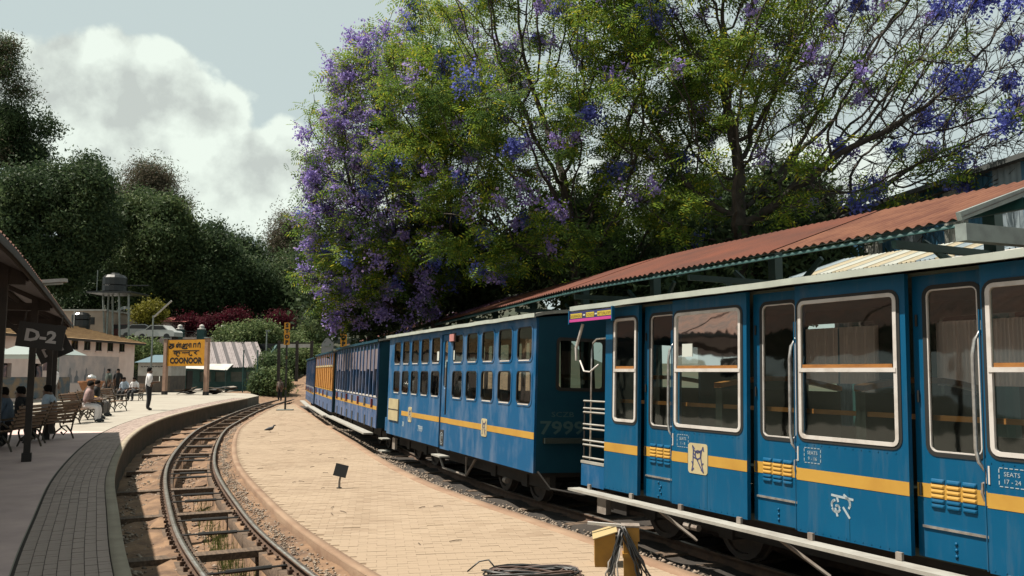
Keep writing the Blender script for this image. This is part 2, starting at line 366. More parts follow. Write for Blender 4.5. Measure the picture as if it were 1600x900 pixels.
M_oil = mat('oily_ballast', (0.055, 0.042, 0.032), (0.03, 0.024, 0.02), 3, rough=0.95, bump=1.0, bscale=18)
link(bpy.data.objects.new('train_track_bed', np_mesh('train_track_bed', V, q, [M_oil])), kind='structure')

# ------------------------------------------------------------------ left station platform
lp = thing('station_platform', None, None); lp['kind'] = 'structure'
mb = MB(); eo = offset(EDGE, -0.12); far = [(-17.2, 57), (-19.5, 62.5), (-23, 66), (-24.5, 79.0), (-70, 79), (-70, -12)]
pav_in = offset(EDGE, -0.86)
top = [tuple(p) for p in pav_in] + far
tr = tessellate_polygon([[Vector((a, b, 0)) for a, b in top]])
mb.add([(a, b, 0.0) for a, b in top], [tuple(t) for t in tr])
mb.build('paving', M_conc, lp)
nearp = [tuple(p) for p in offset(EDGE, -0.87) if p[1] < 23.4]; nearp += [tuple(p) for p in offset(EDGE, -9) if p[1] < 25.4][::-1]
MB().add([(a, b, 0.004) for a, b in nearp], [tuple(t_) for t_ in tessellate_polygon([[Vector((a, b, 0)) for a, b in nearp]])]).build('shade_lifted_asphalt', mat('shade_lifted_asphalt', (0.95, 0.70, 0.64), (0.70, 0.51, 0.48), 1.1, 0.35, 0.7, rough=0.9, bump=0.3, bscale=40), lp)  # smooth asphalt ending with the canopy shadow, colour raised to lift that shade
V, q = sweep(EDGE, [(-0.87, -0.012), (-0.1, -0.012)]); link(bpy.data.objects.new('paver_base', np_mesh('paver_base', V, q, mat('paver_joint', (0.07, 0.05, 0.04), rough=0.95))), lp)
V, q = sweep(EDGE, [(-0.105, -0.05), (-0.105, 0.006), (0.02, 0.006), (0.025, -0.05), (0.0, -0.06), (0.0, -0.72)])
mi = np.tile(np.array([0, 0, 0, 0, 1]), len(EDGE) - 1); link(bpy.data.objects.new('edge_coping', np_mesh('edge_coping', V, q, [M_cop, M_wall], mi)), lp)
mb = MB()
for a, b in zip([tuple(EDGE[-1])] + far[:4], far[:4]):
    mb.add([(*a, 0), (*b, 0), (*b, -0.8), (*a, -0.8)], [(0, 1, 2, 3)])
mb.build('end_wall', M_wall, lp)
mb = MB(); mb.add([tuple(EDGE[-1]) + (-0.002,), tuple(pav_in[-1]) + (-0.002,), (-17.2, 57, -0.002)], [(0, 1, 2)]); mb.build('platform_corner', M_conc, lp)
# pavers along the edge, laid one by one
pm = MB(); pm.box(-0.0485, 0.0485, -0.0485, 0.0485, -0.02, 0.0); pmesh = pm.mesh('paver', M_pav)
slots = []
A = along(EDGE); s = 0.0
while s < A[-1] - 0.1:
    x, y, an = at_s(EDGE, s)
    for c in range(7):
        d = -0.165 - c * 0.103; slots.append((x + math.sin(an) * d, y - math.cos(an) * d, an))
    s += 0.104
vis = sorted([t for t in slots if t[1] > 6.6 and t[0] / t[1] > -0.66], key=lambda t: t[1]); keep = set(vis[:300]); rest = MB()
for t in slots:
    zz = rnd.uniform(-0.003, 0.002); rz = t[2] + rnd.uniform(-.02, .02)
    if t in keep: inst('paver', pmesh, lp, (t[0], t[1], zz), (0, 0, rz))
    else: rest.box(-0.0485, 0.0485, -0.0485, 0.0485, -0.02, 0, 0, Matrix.Translation((t[0], t[1], zz)) @ Matrix.Rotation(rz, 4, 'Z'))
rest.build('pavers_beyond', M_pav, lp, kind='stuff')

# ------------------------------------------------------------------ brick island platform between the tracks
ip = thing('island_platform', None, None); ip['kind'] = 'structure'
poly = [tuple(p) for p in TAN_L if p[1] > -3 and p[1] < 52.5] + [tuple(p) for p in TAN_R[::-1] if p[1] > -0.2]
tr = tessellate_polygon([[Vector((a, b, 0)) for a, b in poly]])
MB().add([(a, b, Z_TAN - 0.006) for a, b in poly], [tuple(t) for t in tr]).build('mortar_bed', M_joint, ip)
V, q = sweep(np.array([p for p in TAN_L if -3 < p[1] < 52.5]), [(0.02, -0.62), (0.0, Z_TAN - 0.01), (0.02, Z_TAN + 0.008), (0.12, Z_TAN + 0.006), (0.13, Z_TAN - 0.02)])
link(bpy.data.objects.new('kerb', np_mesh('kerb', V, q, M_curb)), ip)
V, q = sweep(np.array([p for p in TAN_R if p[1] > -0.2]), [(0.03, -0.6), (0.0, Z_TAN - 0.02), (-0.02, Z_TAN + 0.01), (-0.22, Z_TAN + 0.009), (-0.23, Z_TAN - 0.02)])
link(bpy.data.objects.new('kerb', np_mesh('kerb', V, q, M_curb)), ip)
bm_ = MB(); bm_.box(-0.1095, 0.1095, -0.0545, 0.0545, -0.03, 0); bmesh_ = bm_.mesh('brick', M_tile)
slots = []; ang = R(9); ca, sa = math.cos(ang), math.sin(ang)
xl = lambda y: xs_at(TAN_L[TAN_L[:, 1] > -4], y) + 0.13; xr = lambda y: xs_at(TAN_R, y) - 0.14
for i in range(-40, 560):
    for j in range(-110, 60):
        a = (j + (0.5 if i % 2 else 0)) * 0.222; b = i * 0.112
        x, y = a * ca - b * sa, a * sa + b * ca
        if 2.0 < y < 52 and xl(y) < x < xr(y): slots.append((x, y))
vis = sorted([t for t in slots if t[1] > 8.35 and t[0] / t[1] < 0.6], key=lambda t: t[1]); keep = set(vis[:300]); rest = MB()
for t in slots:
    zz = Z_TAN + rnd.uniform(-0.0015, 0.0015) - (.004 if rnd.random() < .02 else 0); rz = ang + rnd.uniform(-.01, .01); tl = rnd.uniform(-.006, .006)
    if t in keep: inst('brick', bmesh_, ip, (t[0], t[1], zz), (tl, tl * .5, rz))
    else: rest.box(-0.1095, 0.1095, -0.0545, 0.0545, -0.03, 0, 0, Matrix.Translation((t[0], t[1], zz)) @ Matrix.Rotation(rz, 4, 'Z') @ Matrix.Rotation(tl, 4, 'X'))
rest.build('bricks_beyond', M_tile, ip, kind='stuff')

# ------------------------------------------------------------------ tracks
RAILP = [(-0.055, -0.12), (-0.055, -0.105), (-0.012, -0.09), (-0.012, -0.035), (-0.032, -0.025), (-0.032, 0.0), (0.032, 0.0), (0.032, -0.025), (0.012, -0.035), (0.012, -0.09), (0.055, -0.105), (0.055, -0.12)]
def rail(P, parent, z0=Z_RAIL):
    V, q = sweep(P, [(d, z + z0) for d, z in RAILP]); n = len(RAILP) - 1
    mi = np.tile(np.array([1 if j == 5 else 0 for j in range(n)]), len(P) - 1)
    return link(bpy.data.objects.new('rail', np_mesh('rail', V, q, [M_rust, M_steel], mi)), parent)
tk = thing('railway_track', 'curved metre gauge track on timbers over an open pit beside the left platform', 'railway track')
rail(RAIL_L, tk); rail(RAIL_R, tk)
for P, w0, w1 in ((RAIL_L, -0.14, 0.15), (RAIL_R, -0.15, 0.13)):
    V, q = sweep(P, [(w0, -0.75), (w0, -0.575), (w1, -0.575), (w1, -0.8)]); link(bpy.data.objects.new('way_beam', np_mesh('way_beam', V, q, M_wood)), tk)
sb = MB(); sb.box(-0.115, 0.115, -1.32, 0.75, -0.64, -0.556); sbm = sb.mesh('sleeper', M_wood)
A = along(RAIL_L); ycum = RAIL_L[:, 1]
rodm = MB(); rodm.tube([(0, -0.45, 0), (0, -0.28, 0)], 0.013, 6); rodm.tube([(0, -0.28, 0), (0, 0.22, 0)], 0.026, 6); rodm.tube([(0, 0.22, 0), (0, 0.45, 0)], 0.013, 6)
rodm = rodm.mesh('tie_rod', M_black)
sp = [7.4, 10.35, 13.15, 15.9, 19.0, 22.6]; sp += [sp[-1] + 2.6 * k for k in range(1, 14)]
for yy in sp:
    s = float(np.interp(yy, ycum, A)); x, y, an = at_s(CEN, s); inst('sleeper', sbm, tk, (x, y, rnd.uniform(-.01, .012)), (rnd.uniform(-.01, .01), 0, an + rnd.uniform(-.03, .03)), (1, -1, 1))
for yy in (9.3, 11.4, 12.5, 14.3, 15.0, 17.4, 18.2, 20.6, 21.6, 24.5, 27.5):
    s = float(np.interp(yy, ycum, A)); x, y, an = at_s(CEN, s); inst('tie_rod', rodm, tk, (x, y, -0.535 + rnd.uniform(-.01, .01)), (0, 0, an + rnd.uniform(-.05, .05)))
clips = MB()
for P, sg in ((RAIL_L, 1), (RAIL_R, -1), (RAIL_R, 1), (RAIL_L, -1)):
    s = 8.0
    while s < 46:
        x, y, an = at_s(P, s); M = Matrix.Translation((x + math.sin(an) * .07 * sg, y - math.cos(an) * .07 * sg, -0.555)) @ Matrix.Rotation(an, 4, 'Z')
        clips.box(-0.03, 0.03, -0.03, 0.03, -0.02, 0.03, 0, M); clips.box(-0.012, 0.012, -0.012, 0.012, 0.03, 0.06, 0, M); s += rnd.uniform(0.28, 0.4)
clips.build('rail_clips', M_rust, tk, kind='stuff')

# loose stones along the right rail and beside the train, weeds in the pit
def rocks(spots, name, label):
    base = np.array([(1, 0, 0), (-1, 0, 0), (0, 1, 0), (0, -1, 0), (0, 0, 1), (0, 0, -1)], float); fc = np.array([(0, 2, 4), (2, 1, 4), (1, 3, 4), (3, 0, 4), (2, 0, 5), (1, 2, 5), (3, 1, 5), (0, 3, 5)])
    n = len(spots); S = np.array([(a, b, c) for a, b, c, r in spots]); r = np.array([r for *_, r in spots])
    V = base[None] * (0.55 + 0.6 * nrng.random((n, 6, 1))) + nrng.normal(0, .16, (n, 6, 3)); V *= (r[:, None, None] * np.array([1.15, 1, .7])); an = nrng.random(n) * 6.28
    c, s_ = np.cos(an)[:, None], np.sin(an)[:, None]; V = np.stack([V[..., 0] * c - V[..., 1] * s_, V[..., 0] * s_ + V[..., 1] * c, V[..., 2]], -1) + S[:, None]
    Fq = (fc[None] + 6 * np.arange(n)[:, None, None]).reshape(-1, 3)
    link(bpy.data.objects.new(name, np_mesh(name, V.reshape(-1, 3), Fq, M_rock)), label=label, cat='gravel', kind='stuff')
sp = []
for k in range(3000):
    s = rnd.uniform(6, 42); x, y, an = at_s(RAIL_R, s); d = rnd.triangular(0.09, 0.42, 0.2); sp.append((x + math.sin(an) * d, y - math.cos(an) * d, -0.53 + d * .03, rnd.triangular(.008, .035, .014)))
for k in range(2700):
    s = rnd.uniform(6, 30); x, y, an = at_s(CEN, s); d = rnd.choice((rnd.uniform(-1.2, -.6), rnd.uniform(-.3, .33))); sp.append((x + math.sin(an) * d, y - math.cos(an) * d, -0.61 if d < -.5 else -.98, rnd.triangular(.008, .055, .014)))
rocks(sp, 'gravel', 'brown gravel strewn along the curved track beside the brick platform')
sp = []
for k in range(3600):
    s = rnd.uniform(4, 48); x, y, an = at_s(TAN_R, s); d = rnd.triangular(0.02, 0.7, 0.14); sp.append((x + math.sin(an) * d, y - math.cos(an) * d, -0.5 - d * .12, rnd.triangular(.012, .05, .02)))
rocks(sp, 'ballast', 'pale stone ballast between the brick platform and the train')
M_weed = leafmat('dry_weed', (0.10, 0.09, 0.03), (0.05, 0.08, 0.02), 0.3, (0.22, 0.17, 0.07))
wv, wf = [], []
for k in range(1500):
    s = rnd.triangular(8, 24, 10.5); x, y, an = at_s(CEN, s); d = rnd.triangular(-0.05, .34, .2); x += math.sin(an) * d; y -= math.cos(an) * d
    h = rnd.uniform(.1, .34); a = rnd.uniform(0, 6.28); l = rnd.uniform(.02, .14); w = .007; o = len(wv)
    wv += [(x - w * math.sin(a), y + w * math.cos(a), -.97), (x + w * math.sin(a), y - w * math.cos(a), -.97), (x + l * math.cos(a), y + l * math.sin(a), -.97 + h)]; wf.append((o, o + 1, o + 2))
link(bpy.data.objects.new('weeds', np_mesh('weeds', np.array(wv), np.array(wf), M_weed)), label='dry weeds growing in the pit between the curved rails', cat='weeds', kind='stuff')
# ------------------------------------------------------------------ the train
M_blue = mat('coach_blue', (0.0, 0.108, 0.25), (0.002, 0.135, 0.29), 1.3, 0.3, 0.75, rough=0.42, spec=0.2, bump=0.14, bscale=1.6, grime=(0.13, 0.19, 0.25))
M_blue2 = mat('faded_coach_blue', (0.004, 0.125, 0.31), (0.16, 0.25, 0.40), 2.4, 0.46, 0.74, rough=0.55, spec=0.2, stretch=(1.3, 1, 0.55), detail=7, bump=0.04, bscale=4)
M_blue3 = mat('worn_coach_blue', (0.02, 0.10, 0.27), (0.23, 0.25, 0.38), 3.0, 0.44, 0.62, rough=0.6, stretch=(2.2, 1, 0.4), detail=8)
M_bdark = mat('end_wall_blue', (0.006, 0.06, 0.10), (0.008, 0.075, 0.115), 2, rough=0.6, spec=0.15)
M_yel = mat('stripe_yellow', (0.74, 0.42, 0.065), (0.64, 0.34, 0.05), 3, 0.4, 0.7, rough=0.5)
M_cream = mat('cream_paint', (0.72, 0.62, 0.36), (0.62, 0.52, 0.30), 4, rough=0.5)
M_roofw = mat('pale_roof_edge', (0.62, 0.68, 0.60), (0.48, 0.52, 0.46), 3, 0.4, 0.75, rough=0.55)
M_frame = mat('window_frame_white', (0.88, 0.84, 0.80), (0.62, 0.56, 0.50), 6, 0.45, 0.75, rough=0.45)
M_chrome = mat('handrail_steel', (0.55, 0.53, 0.50), (0.35, 0.33, 0.31), 10, rough=0.3, metal=0.8)
M_rubber = mat('window_rubber', (0.012, 0.014, 0.014), rough=0.7)
M_under = mat('underframe_black', (0.018, 0.016, 0.014), (0.035, 0.028, 0.022), 5, rough=0.85)
M_board = mat('step_board', (0.52, 0.51, 0.46), (0.36, 0.33, 0.29), 5, 0.4, 0.75, rough=0.6)
M_stencil = mat('stencil_white', (0.50, 0.60, 0.66), rough=0.6)
M_seat = mat('seat_green', (0.03, 0.05, 0.042), (0.045, 0.06, 0.05), 5, rough=0.7)
M_orange = mat('varnished_wood', (0.52, 0.22, 0.05), (0.40, 0.16, 0.035), 6, rough=0.45, stretch=(1, 4, 4))
M_curt = leafmat('pink_curtain', (0.82, 0.64, 0.60), (0.9, 0.72, 0.68), 0.7)
M_inner = mat('coach_lining', (0.09, 0.12, 0.095), (0.065, 0.09, 0.07), 3, rough=0.8)
M_glass = glassmat('window_glass', (0.80, 0.86, 0.80), 0.75)
M_glassd = glassmat('dusty_glass', (0.45, 0.52, 0.47), 0.8)
M_logo = mat('logo_blue', (0.08, 0.09, 0.22), rough=0.6)
M_paper = mat('paper', (0.75, 0.80, 0.74), rough=0.9)
M_wheel = mat('wheel_iron', (0.05, 0.04, 0.035), (0.10, 0.07, 0.05), 6, rough=0.7)
M_pipe = mat('pale_pipe', (0.42, 0.37, 0.32), (0.28, 0.22, 0.18), 6, rough=0.6)

def coach_root(name, label, a_deg, O, group='coaches of the blue mountain train'):
    o = thing(name, label, 'railway coach', O, group=group)
    o.rotation_euler = (Matrix.Rotation(R(a_deg) - math.pi / 2, 3, 'Z') @ Matrix.Rotation(-0.03, 3, 'X')).to_euler(); return o
NEAR = -1.1
def onside(y): return lambda a, b, d: (a, y, b)
def roof(t, x0, x1, ze, m_edge, m_top, over=0.16, rise=0.30):
    ys = np.linspace(-(1.1 + over), 1.1 + over, 17); zs = ze + rise * (1 - (ys / (1.1 + over)) ** 2) ** 0.8; n = len(ys); mb = MB()
    vs = [(x, y, z) for x in (x0, x1) for y, z in zip(ys, zs + 0.05)] + [(x, y, z) for x in (x0, x1) for y, z in zip(ys, zs)]
    fs = [(i, i + 1, n + i + 1, n + i) for i in range(n - 1)] + [(2 * n + i, 3 * n + i, 3 * n + i + 1, 2 * n + i + 1) for i in range(n - 1)]
    fs += [(0, n, 3 * n, 2 * n), (n - 1, 3 * n - 1, 4 * n - 1, 2 * n - 1)] + [(i, 2 * n + i, 2 * n + i + 1, i + 1) for i in range(n - 1)] + [(n + i, n + i + 1, 3 * n + i + 1, 3 * n + i) for i in range(n - 1)]
    r = mb.add(vs, fs).build('roof', m_top, t)
    g = MB()
    k = int((x1 - x0) / 0.25); pts = [(x0 + (x1 - x0) * i / k, -(1.1 + over) - 0.012, ze + 0.03 + rnd.uniform(-.004, .004)) for i in range(k + 1)]
    for (p, q_) in zip(pts[:-1], pts[1:]): pass
    vs = [(p[0], p[1] + dy, p[2] + dz) for p in pts for dy, dz in ((0, -0.032), (0, 0.032), (0.03, 0.036), (0.03, -0.032))]
    fs = [(4 * i + j, 4 * i + (j + 1) % 4, 4 * i + 4 + (j + 1) % 4, 4 * i + 4 + j) for i in range(k) for j in range(4)] + [(0, 1, 2, 3), (4 * k, 4 * k + 3, 4 * k + 2, 4 * k + 1)]
    g.add(vs, fs).build('roof_edge', m_edge, r)
    return r
def wheelset(t, x, zr=0.0, r=0.36):
    for sgn in (-1, 1):
        mb = MB(); y0 = sgn * 0.5
        prof = [(0.05, 0.05), (r * .55, 0.03), (r * .8, 0.03), (r * .82, 0.06), (r, 0.06), (r, -0.05), (r + 0.03, -0.05), (r + 0.03, -0.075), (0.05, -0.075)]
        n = 20; vs = [(x + q * math.cos(2 * math.pi * j / n), y0 + sgn * w, zr + r + q * math.sin(2 * math.pi * j / n)) for q, w in prof for j in range(n)]
        fs = [(i * n + j, i * n + (j + 1) % n, (i + 1) * n + (j + 1) % n, (i + 1) * n + j) for i in range(len(prof) - 1) for j in range(n)] + [tuple(range(n)), tuple((len(prof) - 1) * n + j for j in range(n))]
        w = mb.add(vs, fs).build('wheel', M_wheel, t)
        ab = MB(); ab.box(x - .11, x + .11, y0 + sgn * .10, y0 + sgn * .30, zr + r - .11, zr + r + .13).build('axle_box', M_under, w)
    MB().tube([(x, -.5, zr + r), (x, .5, zr + r)], 0.06, 8).build('axle', M_under, t)
def underframe(t, x0, x1, zf):
    uf = MB().box(x0 + .1, x1 - .1, -0.93, 0.93, zf - 0.06, zf + 0.04).build('underframe', M_under, t)
    for y in (-0.72, 0.72): MB().box(x0 + .1, x1 - .1, y - .05, y + .05, zf - 0.26, zf - 0.06).build('sole_bar', M_under, uf)
    for xc in (x0 + 1.7, x1 - 1.7):
        for y in (-0.68, 0.68): MB().box(xc - 1.0, xc + 1.0, y - .04, y + .04, 0.30, 0.44).build('bogie_frame', M_under, t)
        for dx in (-0.7, 0.7): wheelset(t, xc + dx)
    for xe, sg in ((x0, -1), (x1, 1)):
        MB().tube([(xe, 0, 0.50), (xe + sg * 0.35, 0, 0.50), (xe + sg * 0.36, 0, 0.50), (xe + sg * 0.42, 0, 0.50)], [0.06, 0.06, 0.16, 0.16], 10).build('coupler', M_under, t)
def window(t, x0, x1, z0, z1, y, r=0.07, fw=0.035, fm=None, mid=None, proud=0.012, glass=None, rub=0.03):
    """framed window set in an opening: window > pane, mid_rail"""
    fm = fm or M_frame
    w = MB().ring(rrect(x0, x1, z0, z1, r), rrect(x0 + fw, x1 - fw, z0 + fw, z1 - fw, max(r - fw, .012)), y - proud, y + 0.02).build('window_frame', fm, t)
    if rub: MB().ring(rrect(x0 - rub, x1 + rub, z0 - rub, z1 + rub, r + rub), rrect(x0 + .002, x1 - .002, z0 + .002, z1 - .002, r), y - 0.006, y + 0.01).build('rubber_seal', M_rubber, w)
    zs = [(z0 + fw, z1 - fw)] if mid is None else [(z0 + fw, mid - .01), (mid + .01, z1 - fw)]
    for k, (a, b) in enumerate(zs):
        yy = y + (0.006 if k else 0.013)
        MB().add([(x0 + fw - .005, yy, a - .005), (x1 - fw + .005, yy, a - .005), (x1 - fw + .005, yy, b + .005), (x0 + fw - .005, yy, b + .005)], [(0, 1, 2, 3)]).build('pane', glass or M_glass, w)
    if mid is not None:
        MB().box(x0 + .01, x1 - .01, y - .018, y + .012, mid - .022, mid + .016).build('mid_rail', M_frame, w)
        MB().box(x0 + .05, x1 - .05, y - .008, y + .018, mid + .016, mid + .05).build('sash_bar', M_orange, w)
    return w
def monogram(a, b, h, mapf):                   # letter R drawn in rail-like strokes with spiked ends
    L = lambda pts: [(a + u * h, b + v * h) for u, v in pts]
    ls = [L([(-.26, .42), (-.22, .28), (-.24, -.20), (-.30, -.42)]), L([(.28, .40), (.20, .26), (.16, .05), (.22, -.2), (.30, -.44)]), L([(-.22, .28), (.0, .20), (.18, .28)]), L([(-.24, .05), (0, -.02), (.17, .05)]),
          L([(-.22, .2), (-.05, .0), (.1, -.2), (.22, -.36)]), L([(-.1, .10)] + arc(0.02, .13, .14, 180, -20, 7)), L([(-.26, .42), (-.16, .33)]), L([(.28, .4), (.31, .28)]), L([(-.3, -.42), (-.2, -.34)]), L([(.3, -.44), (.19, -.36)]), L([(-.24, -.2), (-.3, -.12)]), L([(.22, -.2), (.29, -.14)])]
    return strokes_mb(ls, h * .05, mapf)
def louvres(t, x0, x1, z0, z1, y, zs0, zs1):
    for c in range(3):
        cx0 = x0 + (x1 - x0) * (c / 3) + .008; cx1 = x0 + (x1 - x0) * ((c + 1) / 3) - .008; n = 6
        for k in range(n):
            zb = z0 + (z1 - z0) * k / n; h = (z1 - z0) / n * .92; zm = zb + h / 2
            pr = [(0, 0), (-.013, .12 * h), (-.014, .4 * h), (-.008, .8 * h), (0, h)]
            vs = [(x, y + dy, zb + dz) for x in (cx0, cx0 + .012, cx1 - .012, cx1) for dy, dz in ((d * (0.15 if x in (cx0, cx1) else 1), e) for d, e in pr)]
            fs = [(i * 5 + j, i * 5 + j + 1, i * 5 + 6 + j, i * 5 + 5 + j) for i in range(3) for j in range(4)] + [(0, 1, 2, 3, 4), (15, 16, 17, 18, 19)]
            MB().add(vs, fs).build('louvre', M_yel if zs0 < zm < zs1 else M_blue, t, smooth=False)

def coach_near():
    t = coach_root('passenger_coach', 'nearest deep blue coach with big framed windows and chrome door handrails', 27.67, (2.1725, 11.724, -0.4827))
    L, ZB, ZE = 9.8, 0.57, 2.955
    doors = [0.80 + 1.925 * k for k in range(5)]; DW = 0.62
    ST, SB = 1.175, 1.06
    yd = NEAR + 0.10
    # side panels between the doors, each with one window
    spans = [(0.0, doors[0] - .06)] + [(doors[k] + DW, (doors[k + 1] - .06) if k < 4 else L) for k in range(5)]
    for k, (a, b) in enumerate(spans):
        wx = (0.20, 0.70) if k == 0 else (a + .045, min(a + 1.16, b - .08)); wz = (1.46, 2.80)
        p = MB().plate(rect(a, b, ZB, ZE), [rrect(wx[0], wx[1], wz[0], wz[1], .07)], NEAR, NEAR + .05).build('side_panel', M_blue, t)
        window(p, wx[0], wx[1], wz[0], wz[1], NEAR, mid=2.125)
        for sx_ in ([a + .62] if k else []):
            MB().box(sx_ - .002, sx_ + .002, NEAR - .0015, NEAR + .001, ZB + .01, 1.05).build('panel_seam', M_bdark, p)
        rv = MB()
        for u_ in range(int((b - a) / .09)):
            for zz in (ZB + .025, 1.405): rv.box(a + .04 + u_ * .09 - .005, a + .04 + u_ * .09 + .005, NEAR - .004, NEAR, zz - .005, zz + .005)
        rv.build('rivets', M_blue, p, kind='stuff')
        if k == 1:
            for s0, s1 in ((a, 1.71), (2.06, b)): MB().box(s0 + .001, s1, NEAR - .003, NEAR + .001, SB, ST).build('yellow_stripe', M_yel, p)
            lg = MB().plate(rrect(1.72, 2.05, .955, 1.295, .04), [], NEAR - .005, NEAR).build('logo_plate', M_cream, p); monogram(1.885, 1.125, .33, onside(NEAR - .0075)).build('logo', M_logo, lg)
        else: MB().box(a + .001, b - .001, NEAR - .003, NEAR + .001, SB, ST).build('yellow_stripe', M_yel, p)
        if k >= 1:
            txt = 'SEATS\n1 - 8,SEATS\n9 - 16,SEATS\n17 - 24,SEATS\n25 - 32,SEATS\n33 - 40'.split(',')[k - 1]; x0 = a + .10
            for li, ln in enumerate(txt.split('\n')): text_mb(ln, .034, x0 + .10, 1.315 - li * .055, onside(NEAR - .003)).build('lettering', M_stencil, p)
            dash = []
            for u in range(5):
                dash += [[(x0 + .005 + u * .04, 1.375), (x0 + .027 + u * .04, 1.375)], [(x0 + .005 + u * .04, 1.235), (x0 + .027 + u * .04, 1.235)]]
            for u in range(3): dash += [[(x0, 1.25 + u * .045), (x0, 1.275 + u * .045)], [(x0 + .2, 1.25 + u * .045), (x0 + .2, 1.275 + u * .045)]]
            strokes_mb(dash, .007, onside(NEAR - .003)).build('stencil_border', M_stencil, p)
            MB().box(a + .015, a + .028, NEAR - .006, NEAR, 1.24, 1.38).build('card_slot', M_frame, p)
        if k == 2:                                # stencilled initials
            Z = lambda pts: [(3.885 + u * .1, .872 + v * .1) for u, v in pts]
            ls = [Z([(-1.15, .95), (-.75, .92)]), Z([(-.6, .91), (-.2, .89)]), Z([(-.05, .88), (.35, .86)]), Z([(.5, .85), (1.2, .8)]), Z([(.25, 1.1), (.5, .95)]), Z([(-.55, .8), (-.45, .45)]), Z(arc(-.75, .1, .42, 100, 200, 4)), Z(arc(-.72, -.1, .42, 205, 262, 3)),
                  Z(arc(-.55, -.2, .26, 120, 20, 4)), Z(arc(-.55, -.2, .3, -20, -110, 3)), Z([(-.75, -.25), (-.55, -.85)]), Z(arc(.35, .35, .55, 75, -40, 5)), Z([(.15, -.05), (.8, -.85)])]
            strokes_mb(ls, .022, onside(NEAR - .003)).build('stencil_initials', M_stencil, p)
    MB().box(1.60, 1.78, NEAR + .001, NEAR + .0045, 2.28, 2.43).build('paper_notice', M_paper, t)
    # doors, set back
    for k, a in enumerate(doors):
        b = a + DW
        d = MB().plate(rect(a - .06, b + .01, ZB, ZE), [rrect(a + .07, b - .085, 1.44, 2.81, .06)], yd, yd + .035).build('door', M_blue, t)
        window(d, a + .07, b - .085, 1.44, 2.81, yd, r=.06, fw=.014, proud=.004, rub=.035)
        MB().box(a - .058, b, yd - .003, yd + .001, SB, ST).build('yellow_stripe', M_yel, d)
        louvres(d, a + .06, b - .14, .985, 1.225, yd - .003, SB, ST)
        MB().box(a - .01, b - .01, yd - .014, yd, .812, .832).build('kick_rail', M_chrome, d)
        hx = b - .08; ys = yd - .002
        pts = [(hx + .05, ys, 2.45), (hx + .05, ys - .06, 2.43), (hx + .01, ys - .085, 2.36), (hx - .005, ys - .09, 2.24), (hx - .005, ys - .09, 1.5), (hx + .015, ys - .085, 1.40), (hx + .05, ys - .06, 1.33), (hx + .05, ys - .02, 1.30)]
        h = MB().tube(pts, .016, 8).build('handrail', M_chrome, d, smooth=True)
        MB().box(hx + .03, hx + .07, ys - .03, ys, 2.41, 2.52).build('rail_bracket', M_chrome, h)
        MB().box(hx + .035, hx + .068, ys - .05, ys, 1.24, 1.34).build('rail_bracket', M_chrome, h)
        MB().tube([(hx + .02, ys - .01, 1.235), (hx + .02, ys - .05, 1.23), (hx + .012, ys - .055, 1.16), (hx + .03, ys - .05, 1.10)], [.018, .018, .013, .010], 6).build('door_latch', M_pipe, d)
        for zz in (1.12, 1.9, 2.55): MB().tube([(a - .02, yd - .012, zz - .05), (a - .02, yd - .012, zz + .05)], .011, 6).build('hinge', M_rubber, d)
        for r_ in range(3 if k else 5):
            bx_, bz_ = (a + .28, .62 + r_ * .05) if k else (a + .24 + (.05 if r_ % 2 else 0) + (0.025 if r_ == 2 else 0), .60 + r_ * .04)
            o = MB().lathe([(.016, 0), (.014, .008), (.006, .013)], (0, 0, 0), 8).build('rivet', M_blue, d, smooth=True)
            o.rotation_euler = (math.pi / 2, 0, 0); o.location = (bx_, yd, bz_)
        MB().tube([(b - .012, NEAR - .004, ZB + .01), (b - .012, NEAR - .004, 2.6)], .006, 5).build('door_edge', M_blue, d)
    # balcony end with bar railing
    MB().box(-.56, -.002, NEAR, NEAR + .04, ZB - .02, .85).build('balcony_apron', M_blue2, t)
    MB().box(-.57, 0, NEAR - .006, NEAR + .05, .85, .885).build('balcony_sill', M_board, t)
    bars = MB(); rl = []
    MB().tube([(-.54, NEAR + .03, .88), (-.54, NEAR + .03, 1.70)], .012, 6).build('railing_post', M_under, t)
    for zz in (.93, 1.10, 1.16, 1.32, 1.38, 1.545, 1.60, 1.70): MB().tube([(-.55, NEAR + .02, zz), (0, NEAR + .02, zz)], .014, 6).build('railing_bar', M_board, t)
    MB().tube([(-.40, NEAR + .04, .9), (-.40, NEAR + .04, 2.40), (-.37, NEAR + .04, 2.5), (-.28, NEAR + .04, 2.555), (-.05, NEAR + .04, 2.56)], .014, 7).build('grab_rail', M_chrome, t, smooth=True)
    MB().tube([(-.55, NEAR - .02, 2.77), (-.70, NEAR - .03, 2.44), (-.69, NEAR - .03, 2.26)], [.022, .022, .016], 7).build('mirror_arm', M_frame, t)
    MB().tube([(-.64, NEAR, 2.26), (-.5, NEAR - .02, 2.11), (-.33, NEAR - .03, 2.1), (-.17, NEAR, 2.2)], .012, 6).build('hose', M_frame, t, smooth=True)
    # destination board under the roof edge
    b = MB().box(-.62, .42, NEAR - .20, NEAR - .18, 2.785, 2.925).build('destination_board', mat('board_navy', (0.025, 0.03, 0.16), rough=0.5), t)
    MB().box(-.615, .415, NEAR - .203, NEAR - .1995, 2.787, 2.825).build('board_band', mat('board_magenta', (0.70, 0.06, 0.35), rough=0.5), b)
